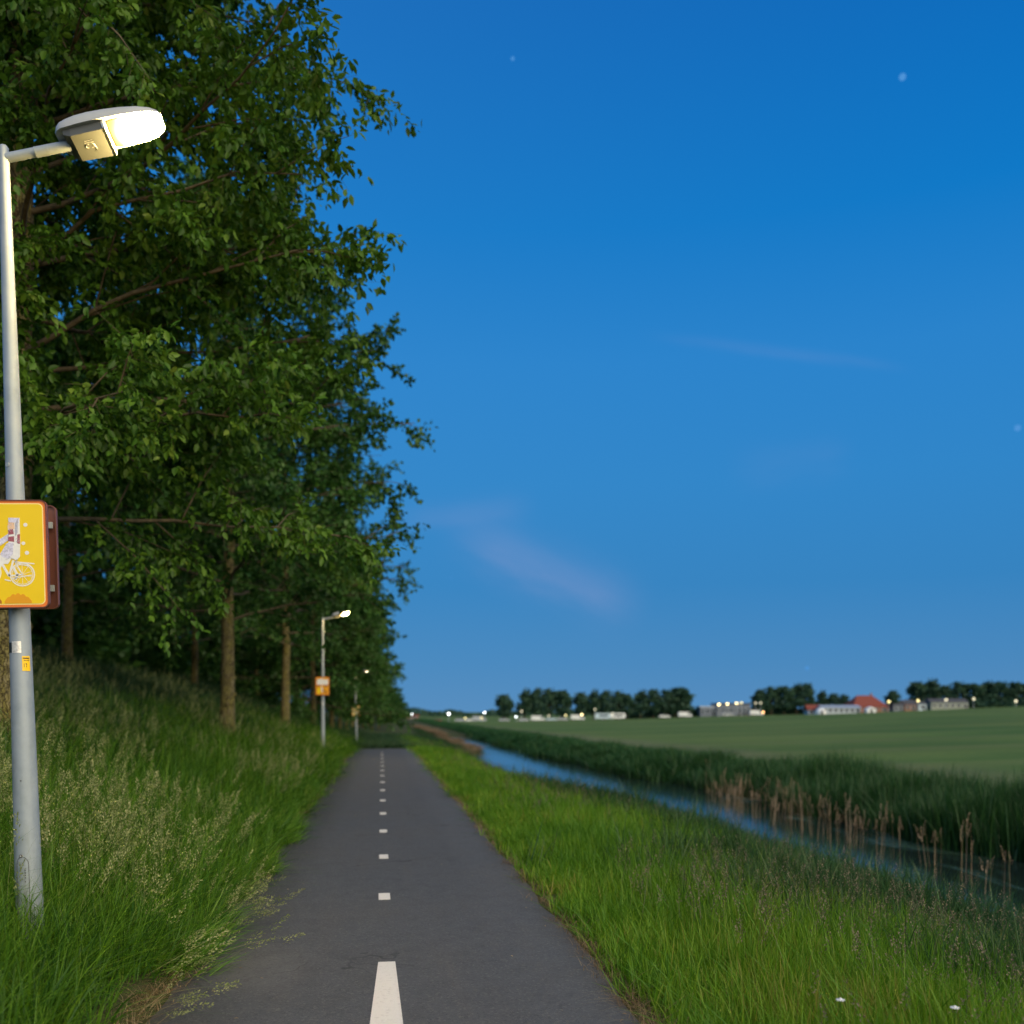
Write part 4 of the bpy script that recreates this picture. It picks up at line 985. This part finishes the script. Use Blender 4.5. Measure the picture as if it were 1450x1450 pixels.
# straps joining both signs around the pole
# second and third lamp signs
for (lp, pl, lab, st) in ((lamp2, p2, 'orange sign with a pale upper half on the second lamp post', 0), (lamp3, p3, 'small faded orange and cream sign on the farthest lamp post', 1)):
    tl = lp.rotation_euler[1]
    sloc = lp.location+Matrix.Rotation(tl, 3, 'Y') @ Vector((0, -.14, 2.48))
    s = sign(lab, sloc, tl, .49, .66, 'front')
    a, b = (M['print_white'], M['sign_orange']) if st == 0 else (M['sign_light'], M['sign_cloud'])
    plate('face', rrect(.44, .61, .025), -.0055, -.004, M['sign_cloud'] if st == 0 else M['sign_light'], s)
    plate('pale_print', [(-.20, .03), (.20, .05), (.20, .25), (.10, .23), (-.05, .27), (-.20, .22)], -.0070, -.0057, a, s)
    plate('dark_print', [(-.20, -.03), (-.06, -.01), (-.07, .04), (-.20, .05)], -.0072, -.0059, M['sign_rust'], s)
    plate('dark_print', [(.05, -.04), (.19, -.02), (.19, .05), (.06, .04)], -.0072, -.0059, M['sign_rust'], s)
    plate('pale_stripe_print', [(-.05, .0), (-.01, -.02), (.02, -.24), (-.03, -.22)], -.0080, -.0067, M['print_white'], s)
    plate('leg_print', [(.03, -.12), (.18, -.24), (.16, -.28), (-.02, -.17)], -.0078, -.0065, M['print_white'] if st else M['sign_rust'], s)
    plate('yellow_print', [(-.19, -.10), (-.07, -.06), (-.06, -.26), (-.19, -.28)], -.0076, -.0063, M['sign_yellow'] if st == 0 else M['sign_light'], s)

# ------------------------------------------------------------------ far side of the field
ZF = 380.
S = ZF/FPX                 # metres per photo pixel there
def far(px, Z=ZF):
    p = at(px, HOR, Z); p.z = Hf(p.x, p.y)-.05; return p
FC = []
def far_crown(seed, n=2200, rx=2.6, hz=4.2, base=2.4):
    rs = np.random.default_rng(seed); m = 34
    th = rs.uniform(0, 2*math.pi, m); zc = rs.uniform(-1, 1, m); rr = np.sqrt(1-zc**2*.92)*rs.uniform(.45, 1, m)
    c = np.stack([rr*np.cos(th)*rx, rr*np.sin(th)*rx, base+hz+zc*hz*rs.uniform(.8, 1.05, m)], 1)
    cl = rs.integers(0, m, n); p = c[cl]+rs.normal(0, .55, (n, 3))
    ax = rs.normal(0, 1, (n, 3)); ax /= np.linalg.norm(ax, axis=1)[:, None]; wd = np.cross(ax, rs.normal(0, 1, (n, 3))); wd /= np.linalg.norm(wd, axis=1)[:, None]
    L = rs.uniform(.5, 1.15, n)[:, None]
    V = np.stack([p-ax*L*.5, p-wd*L*.4, p+ax*L*.5, p+wd*L*.4], 1).reshape(-1, 3); F = np.arange(n)[:, None]*4+np.array([0, 1, 2, 3])
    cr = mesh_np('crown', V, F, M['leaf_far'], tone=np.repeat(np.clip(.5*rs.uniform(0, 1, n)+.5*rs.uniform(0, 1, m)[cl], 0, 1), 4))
    mb = MB(); mb.tube([(0, 0, -.3), (.05, 0, base+1), (0, .1, base+hz)], [.26, .2, .08], 8)
    for k in range(5):
        a = k*1.3; mb.tube([(0, 0, base+.6+k*.4), (math.cos(a)*1.6, math.sin(a)*1.6, base+2.4+k*.5)], [.08, .03], 5)
    return mb.mesh('trunk', M['limb_bark']), cr
FT = [far_crown(101), far_crown(102), far_crown(103), far_crown(104, 1700)]
def far_tree(px, top, wpx, lab, k, grp, Z=ZF, base_y=None):
    p = far(px, Z); s_ = Z/FPX
    gy = HOR+(1.8-p.z)/s_
    h = (gy-top)*s_; hs = h/10.6; ws = wpx*s_/6.0
    r = empty('far_tree', lab, 'tree', p, k*1.7, grp); r.scale = (ws, ws, hs)
    t, c = FT[k % 4]; obj('trunk', t, r); obj('crown', c, r)
G1 = 'far trees at the left end of the field edge'
far_tree(714, 985, 25, 'single round tree standing apart at the left end of the far tree line', 0, G1)
for i, (px, top, wd) in enumerate([(743, 980, 24), (761, 978, 22), (778, 978, 24), (797, 979, 26)]):
    far_tree(px, top, wd, ['leftmost', 'second from left', 'third from left', 'rightmost'][i]+' of the four tall trees in the clump right of the single tree', i+1, G1)
for i, (px, top, wd) in enumerate([(823, 982, 22), (840, 981, 22), (858, 981, 23), (876, 981, 22), (888, 984, 20), (907, 981, 24), (925, 979, 24), (943, 979, 24), (964, 975, 34), (956, 985, 26)]):
    far_tree(px, top, wd, f'tree in the long row left of the pale hall, {ORD[i]} from the left' if i < 9 else 'low dense tree before the big one ending the long tree row', i, 'far trees in the long middle row')
for i, (px, top, wd) in enumerate([(1076, 979, 22), (1092, 975, 26), (1110, 973, 26), (1128, 972, 26), (1143, 971, 22)]):
    far_tree(px, top, wd, f'broad far tree between lit pavilion and small red-roofed house, {ORD[i]} from the left', i+2, 'far trees behind the caravans')
for i, (px, top, wd) in enumerate([(1163, 981, 18), (1180, 984, 20), (1195, 985, 16)]):
    far_tree(px, top, wd, f'low tree against the left side of the red-roofed barn, {ORD[i]} from the left', i+1, 'trees beside the red barn', ZF+8)
far_tree(1264, 980, 20, 'small dark tree just right of the red-roofed barn', 2, 'trees beside the red barn')
for i, (px, top, wd) in enumerate([(1299, 967, 26), (1317, 966, 30), (1338, 973, 24), (1357, 968, 28), (1377, 969, 28), (1397, 968, 30), (1417, 968, 30), (1437, 968, 28), (1456, 969, 28)]):
    far_tree(px, top, wd, f'tall tree in the dense belt at the right edge, {ORD[i]} from the left', i, 'far trees of the right belt', ZF+12)
# shrubs at the foot of the far rows
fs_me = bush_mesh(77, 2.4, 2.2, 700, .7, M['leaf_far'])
for i, (px, wpx, hp) in enumerate([(884, 20, 6), (900, 18, 7), (918, 20, 8), (936, 22, 12), (956, 24, 14), (972, 22, 13), (986, 14, 9), (1000, 18, 6), (1018, 18, 7), (1036, 20, 8), (1052, 20, 9), (1068, 20, 11), (1086, 20, 10), (1104, 22, 12), (1122, 20, 10), (1136, 18, 8), (1290, 16, 5), (1310, 20, 6), (1345, 24, 4), (1380, 26, 9), (1402, 26, 10), (1425, 26, 10), (1447, 24, 10), (1183, 24, 10)]):
    b = obj('far_shrub', fs_me, None, far(px, ZF+4)); b.scale = (wpx*S/4.6, wpx*S/4.6, hp*S/2.2); b.rotation_euler = (0, 0, i*1.1)
    seg = 'at the foot of the long middle tree row' if i < 7 or i == 23 else 'in front of the lit pavilion' if i < 11 else 'under the broad trees right of the pavilion' if i < 16 else 'before the right tree belt'
    tag(b, f'dark far shrub {seg}, {ORD[i-(0 if i < 7 else 7 if i < 11 else 11 if i < 16 else 16)] if i < 23 else "hindmost"} from the left', 'shrub', 'shrubs along the far field edge')
# low wooded horizon far behind, one mass
rs = np.random.default_rng(55); n = 9000
Zw = rs.uniform(780, 860, n); pxw = rs.uniform(560, 1480, n); V0 = []
lat = (pxw-725)/FPX*Zw; Xw = CAM.x+FW.x*Zw+RT.x*lat; Yw = CAM.y+FW.y*Zw+RT.y*lat
hgt = 4.2+1.4*np.sin(pxw*.11)+1.2*np.sin(pxw*.043+1); zz_ = H(Xw, Yw)-1+rs.uniform(0, 1, n)**.8*(hgt+1.5)
p = np.stack([Xw, Yw, zz_], 1); ax = rs.normal(0, 1, (n, 3)); ax /= np.linalg.norm(ax, axis=1)[:, None]; wd = np.cross(ax, rs.normal(0, 1, (n, 3))); wd /= np.linalg.norm(wd, axis=1)[:, None]
V = np.stack([p-ax*1.1, p-wd*.9, p+ax*1.1, p+wd*.9], 1).reshape(-1, 3)
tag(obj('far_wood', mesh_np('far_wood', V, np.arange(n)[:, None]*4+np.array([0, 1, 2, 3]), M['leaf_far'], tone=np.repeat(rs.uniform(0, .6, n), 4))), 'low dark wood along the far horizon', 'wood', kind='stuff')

def box_me(name, c, d, m): mb = MB(); mb.box(c, d); return mb.mesh(name, m)
def building(name, label, cat, px0, px1, wall_h, depth, wallm, roofm, roof, nwin, winm=None, Z=ZF, win_h=1.2, door=True, roof_h=2.5, chimney=False):
    p = far((px0+px1)/2, Z); L = (px1-px0)*Z/FPX
    r = empty(name, label, cat, p, -YAW)
    obj('wall', box_me('wall', (0, 0, wall_h/2-.5), (L, depth, wall_h+1), wallm), r)
    mb = MB(); o = .35; x0, x1, y0, y1, z = -L/2-o, L/2+o, -depth/2-o, depth/2+o, wall_h
    if roof == 'flat': mb.box((0, 0, z+.25), (L+.7, depth+.7, .5))
    elif roof == 'gable': mb.add([(x0, y0, z), (x1, y0, z), (x1, y1, z), (x0, y1, z), (x0, 0, z+roof_h), (x1, 0, z+roof_h)], [(0, 1, 5, 4), (2, 3, 4, 5), (0, 4, 3), (1, 2, 5), (0, 3, 2, 1)])
    else:
        k = min(L*.3, roof_h*.95); mb.add([(x0, y0, z), (x1, y0, z), (x1, y1, z), (x0, y1, z), (x0+k, 0, z+roof_h), (x1-k, 0, z+roof_h)], [(0, 1, 5, 4), (2, 3, 4, 5), (0, 4, 3), (1, 2, 5), (0, 3, 2, 1)])
    rf = obj('roof', mb.mesh('roof', roofm), r)
    if chimney: obj('chimney', box_me('chimney', (L*.2, .3, z+roof_h*.75), (.6, .6, roof_h*.9), M['wall_brick']), rf)
    for k in range(nwin):
        x = -L/2+L*(k+.5)/nwin; zc = wall_h*.55
        f = obj('window', box_me('window', (x, -depth/2-.03, zc), (min(1.6, L/nwin*.7), .08, win_h), M['wall_white']), r)
        obj('pane', box_me('pane', (x, -depth/2-.08, zc), (min(1.6, L/nwin*.7)-.2, .04, win_h-.2), winm or M['glass']), f)
    if door: obj('door', box_me('door', (L*.5-.9 if nwin else 0, -depth/2-.05, 1.0), (.9, .06, 2.0), M['dark_paint']), r)
    return r
building('hall', 'pale flat-roofed hall at the left foot of the lit terrace', 'building', 989, 1010, 3.6, 8, M['wall_grey'], M['wall_white'], 'flat', 3)
building('pavilion', 'long low pavilion with dark flat roof and lit yellow lamps', 'building', 1011, 1058, 4.6, 10, M['wall_grey'], M['roof_dark'], 'flat', 8, win_h=1.6)
building('small_house', 'small white house with a red roof left of the long white stable', 'house', 1141, 1160, 1.8, 6, M['wall_white'], M['roof_red'], 'gable', 2, Z=ZF-8, roof_h=2.0)
building('stable', 'long low white stable in front of the red-roofed barn', 'building', 1160, 1214, 2.4, 7, M['wall_white'], M['silver_paint'], 'gable', 7, Z=ZF-14, roof_h=.9)
building('barn', 'big farm barn with a steep red hipped roof', 'barn', 1200, 1248, 2.2, 14, M['wall_brick'], M['roof_red'], 'hip', 4, roof_h=4.6, chimney=True)
building('brick_house', 'brown brick house between two yellow street lights right of the barn', 'house', 1276, 1292, 2.6, 7, M['wall_brick'], M['roof_dark'], 'gable', 2, roof_h=1.8)
building('grey_house', 'small pale blue-grey house just right of the barn', 'house', 1260, 1274, 2.6, 7, M['wall_grey'], M['roof_dark'], 'gable', 2, roof_h=1.6)
building('blue_shed', 'small pale blue shed below a yellow street light', 'shed', 1297, 1308, 2.6, 5, M['pale_blue_paint'], M['roof_dark'], 'gable', 1, roof_h=1.0)
building('cream_stable', 'long cream building with openings in front of the right tree belt', 'building', 1313, 1365, 2.9, 7, M['wall_cream'], M['roof_dark'], 'gable', 6, roof_h=1.4)
building('gatehouse', 'small brown building at the far left of the canal bridge', 'building', 577, 592, 1.3, 5, M['wall_brick'], M['roof_red'], 'flat', 2, win_h=.6, door=False)
# brown low wall at far left
p = at(606, 1021, 330); wll = empty('low_wall', 'low reddish brown wall on the horizon left of the canal', 'wall', p, -YAW)
obj('wall_face', box_me('wall_face', (0, 0, -.1), (9.5, .4, 1.3), M['wall_brick']), wll); obj('coping', box_me('coping', (0, 0, .62), (9.7, .6, .14), M['roof_dark']), wll)
# white dome tent
p = far(1162, ZF-20); mb = MB(); mb.sphere((0, 0, .4), 2.0, 16, sc_=(1, 1, 1.05)); me = mb.mesh('cover', M['white_paint'], True)
r = empty('dome_tent', 'white domed tent beside the small red-roofed house', 'tent', p, -YAW); obj('cover', me, r); obj('doorway', box_me('doorway', (0, -1.98, .8), (.8, .1, 1.6), M['roof_dark']), r)
p = far(1232, ZF-20); mb = MB(); mb.prism([(-1.7, 0), (1.7, 0), (1.7, 1.3), (0, 2.3), (-1.7, 1.3)], -1.5, 1.5)
r = empty('party_tent', 'small white pitched tent in front of the red barn', 'tent', p, -YAW); obj('cover', mb.mesh('cover', M['white_paint']), r); obj('doorway', box_me('doorway', (0, -1.52, .7), (.9, .06, 1.4), M['roof_dark']), r)

# vehicles
def vehicle(name, label, cat, px, kind, paint, Z=ZF-12, flip=False):
    p = far(px, Z); r = empty(name, label, cat, p, -YAW+(math.pi if flip else 0), 'vehicles parked along the far field edge')
    if kind == 'car': body = [(-2.1, .35), (2.1, .35), (2.15, .75), (1.9, .92), (1.1, 1.0), (.55, 1.42), (-1.1, 1.45), (-1.75, 1.0), (-2.1, .9)]; gls = [(.98, 1.0), (.50, 1.36), (-1.05, 1.38), (-1.55, 1.0)]; W = .85; wx = (-1.3, 1.35)
    elif kind == 'van': body = [(-2.6, .4), (2.6, .4), (2.6, .95), (2.2, 1.15), (1.7, 1.95), (1.4, 2.1), (-2.6, 2.15)]; gls = [(2.05, 1.2), (1.62, 1.88), (.9, 1.88), (.9, 1.2)]; W = .95; wx = (-1.7, 1.75)
    else: body = [(-3., .5), (2.6, .5), (2.9, 1.3), (2.5, 2.5), (-2.8, 2.55), (-3.1, 1.4)]; gls = [(-1.6, 1.35), (1.8, 1.35), (1.8, 2.0), (-1.6, 2.0)]; W = 1.1; wx = (-.35, .35)
    mb = MB(); mb.prism(body, -W, W); obj('body', mb.mesh('body', paint), r)
    mb = MB(); mb.prism(gls, -W-.02, W+.02); obj('side_glass', mb.mesh('side_glass', M['glass']), r)
    for x in wx:
        for sy in (-1, 1):
            mb = MB(); mb.tube([(x, sy*(W-.18), .33), (x, sy*(W+.03), .33)], .33, 14); wq = obj('wheel', mb.mesh('wheel', M['tyre']), r)
            mb = MB(); mb.tube([(x, sy*(W+.03), .33), (x, sy*(W+.05), .33)], .19, 10); obj('rim', mb.mesh('rim', M['rim']), wq)
    return r
for a in [('parked_van', 'white van right of the single far tree, brightest vehicle of the row', 'van', 762, 'van', M['white_paint']),
          ('parked_van', 'white van parked below the gap right of the four tall trees', 'van', 818, 'van', M['white_paint']),
          ('parked_car', 'silver car left of the bright white van', 'car', 742, 'car', M['silver_paint']),
          ('parked_car', 'pale blue car right of the bright white van', 'car', 781, 'car', M['pale_blue_paint']),
          ('parked_car', 'silver car at the foot of the single far tree', 'car', 714, 'car', M['silver_paint']),
          ('parked_car', 'white car below the middle of the four tall trees', 'car', 797, 'car', M['silver_paint']),
          ('caravan', 'pale caravan, left of the pair under the long tree row', 'caravan', 854, 'caravan', M['pale_blue_paint']),
          ('caravan', 'pale caravan, right of the pair under the long tree row', 'caravan', 875, 'caravan', M['white_paint']),
          ('parked_car', 'white car before the shrubs at the end of the long tree row', 'car', 941, 'car', M['white_paint']),
          ('parked_van', 'white van right of the shrubs at the end of the long tree row', 'van', 970, 'van', M['white_paint']),
          ('parked_car', 'silver car below the lit pavilion', 'car', 1030, 'car', M['silver_paint']),
          ('parked_car', 'dark car right of the lit pavilion', 'car', 1052, 'car', M['dark_paint']),
          ('parked_van', 'white van beside the orange light under the broad trees', 'van', 1071, 'van', M['white_paint']),
          ('parked_car', 'white car below the first lights left of the single tree', 'car', 652, 'car', M['silver_paint']),
          ('parked_car', 'silver car left of the single far tree', 'car', 664, 'car', M['white_paint']),
          ('parked_van', 'pale van nearest the left of the single far tree', 'van', 679, 'van', M['silver_paint'])]:
    vehicle(*a)

# far street lights
def far_light(px, py, lab, m, rad=.30, Z=ZF-6, hidepole=False):
    g = far(px, Z); c = at(px, py, Z); h = max(.6, c.z-g.z)
    r = empty('far_street_light', lab, 'street light', g, -YAW, 'lights glowing across the field')
    mb = MB(); mb.tube([(0, .25, -.2), (0, .25, h+.1)], [.09, .06], 8); mb.tube([(0, .25, h+.1), (0, -.1, h+.22)], .04, 6); obj('post', mb.mesh('post', M['silver_paint']), r)
    mb = MB(); mb.box((0, 0, h+.28), (.5, .6, .1)); obj('cap', mb.mesh('cap', M['silver_paint']), r)
    mb = MB(); mb.sphere((0, 0, h), rad, 12); obj('globe', mb.mesh('globe', m, True), r)
for a in [(582.7, 1011.7, 'white light farthest left on the horizon above the low wall', 'bulb_white', .26), (635.4, 1010.8, 'brightest white light above the head of the canal', 'bulb_white', .34),
          (658.7, 1016.7, 'low white light right of the head of the canal', 'bulb_dim', .26), (682, 1016.7, 'low white light beneath a higher one, left of the single tree', 'bulb_dim', .26),
          (686, 1009, 'white light higher of the pair left of the single tree', 'bulb_white', .24), (730.7, 1014.8, 'white light between the single tree and the four tall trees', 'bulb_white', .22),
          (738.5, 1007, 'faint light against the leftmost of the four tall trees', 'bulb_faint', .3), (777, 1013.6, 'faint light below the third of the four tall trees', 'bulb_faint', .28),
          (801, 1013, 'pale light below the rightmost of the four tall trees', 'bulb_dim', .28), (823.8, 1011.7, 'yellow light above the white van at the long tree row', 'bulb_yellow', .28),
          (842.7, 1004.6, 'faint light high among the trunks of the long tree row', 'bulb_faint', .28), (867, 1010.8, 'faint light above the two caravans', 'bulb_faint', .24),
          (1018, 997.4, 'leftmost and brightest yellow light along the pavilion front', 'bulb_yellow', .36), (1030, 996.7, 'second yellow light from the left along the pavilion front', 'bulb_yellow', .33),
          (1043, 996, 'third yellow light from the left along the pavilion front', 'bulb_yellow', .30), (1050, 995, 'rightmost of the yellow lights along the pavilion front', 'bulb_dim', .32),
          (1070, 995.4, 'faint yellow light, left of the pair in the trees right of the pavilion', 'bulb_faint', .3), (1077, 995.4, 'faint yellow light, right of the pair in the trees right of the pavilion', 'bulb_faint', .3),
          (1080.8, 1008.4, 'orange light low beside the white van', 'bulb_orange', .32), (1258.8, 993.5, 'yellow light just right of the red barn roof', 'bulb_dim', .42),
          (1300, 992.2, 'pale light above the pale blue shed', 'bulb_dim', .42), (1339.8, 991, 'dim light above the cream building', 'bulb_faint', .44),
          (1379, 989.6, 'dim yellow light against the right tree belt', 'bulb_faint', .42), (1438.7, 992.8, 'dim light against the trees at the right edge', 'bulb_faint', .44)]:
    far_light(a[0], a[1], a[2], M[a[3]], a[4], Z=ZF-22)

# stars / planets, out of focus
for px, py, rr, lab in ((1278, 109, 7.5, 'brightest star, high on the right of the sky'), (726, 83, 4.0, 'small star high in the middle of the sky'), (1441, 606, 7, 'pale star at the right edge of the sky'), (1143, 946, 4, 'faint star low above the broad far trees'), (639, 818, 1.5, 'tiny star beside the tree row above the second lamp')):
    c = at(px, py, 9000); mb = MB(); mb.sphere((0, 0, 0), rr*9000/FPX*.62, 16); tag(obj('star', mb.mesh('star', M['star'], True), None, c), lab, 'star', 'stars in the dusk sky')

# small debris on the asphalt: fallen leaves, grit and twigs
rs = np.random.default_rng(91); V = []; F = []; T = []
for i in range(330):
    y = 3+26*rs.uniform()**1.5; side_ = rs.uniform(); x = (-1.33+abs(rs.normal(0, .25))) if side_ < .55 else (1.44-abs(rs.normal(0, .12))) if side_ < .9 else rs.uniform(-1.3, 1.4)
    a = rs.uniform(0, 6.28); L = rs.uniform(.010, .038); wd = L*rs.uniform(.15, .45); ca, sa = math.cos(a), math.sin(a); z = .0215
    b = len(V)
    for (u, v, h) in ((-L/2, 0, 0), (0, -wd/2, .004), (L/2, 0, rs.uniform(0, .008)), (0, wd/2, .003)): V.append((x+u*ca-v*sa, y+u*sa+v*ca, z+h))
    F.append((b, b+1, b+2, b+3)); T += [rs.uniform()]*4
tag(obj('path_litter', mesh_np('path_litter', np.array(V), F, M['thatch'], tone=T)), 'scattered dry leaf bits and grit lying on the asphalt', 'litter', kind='stuff')
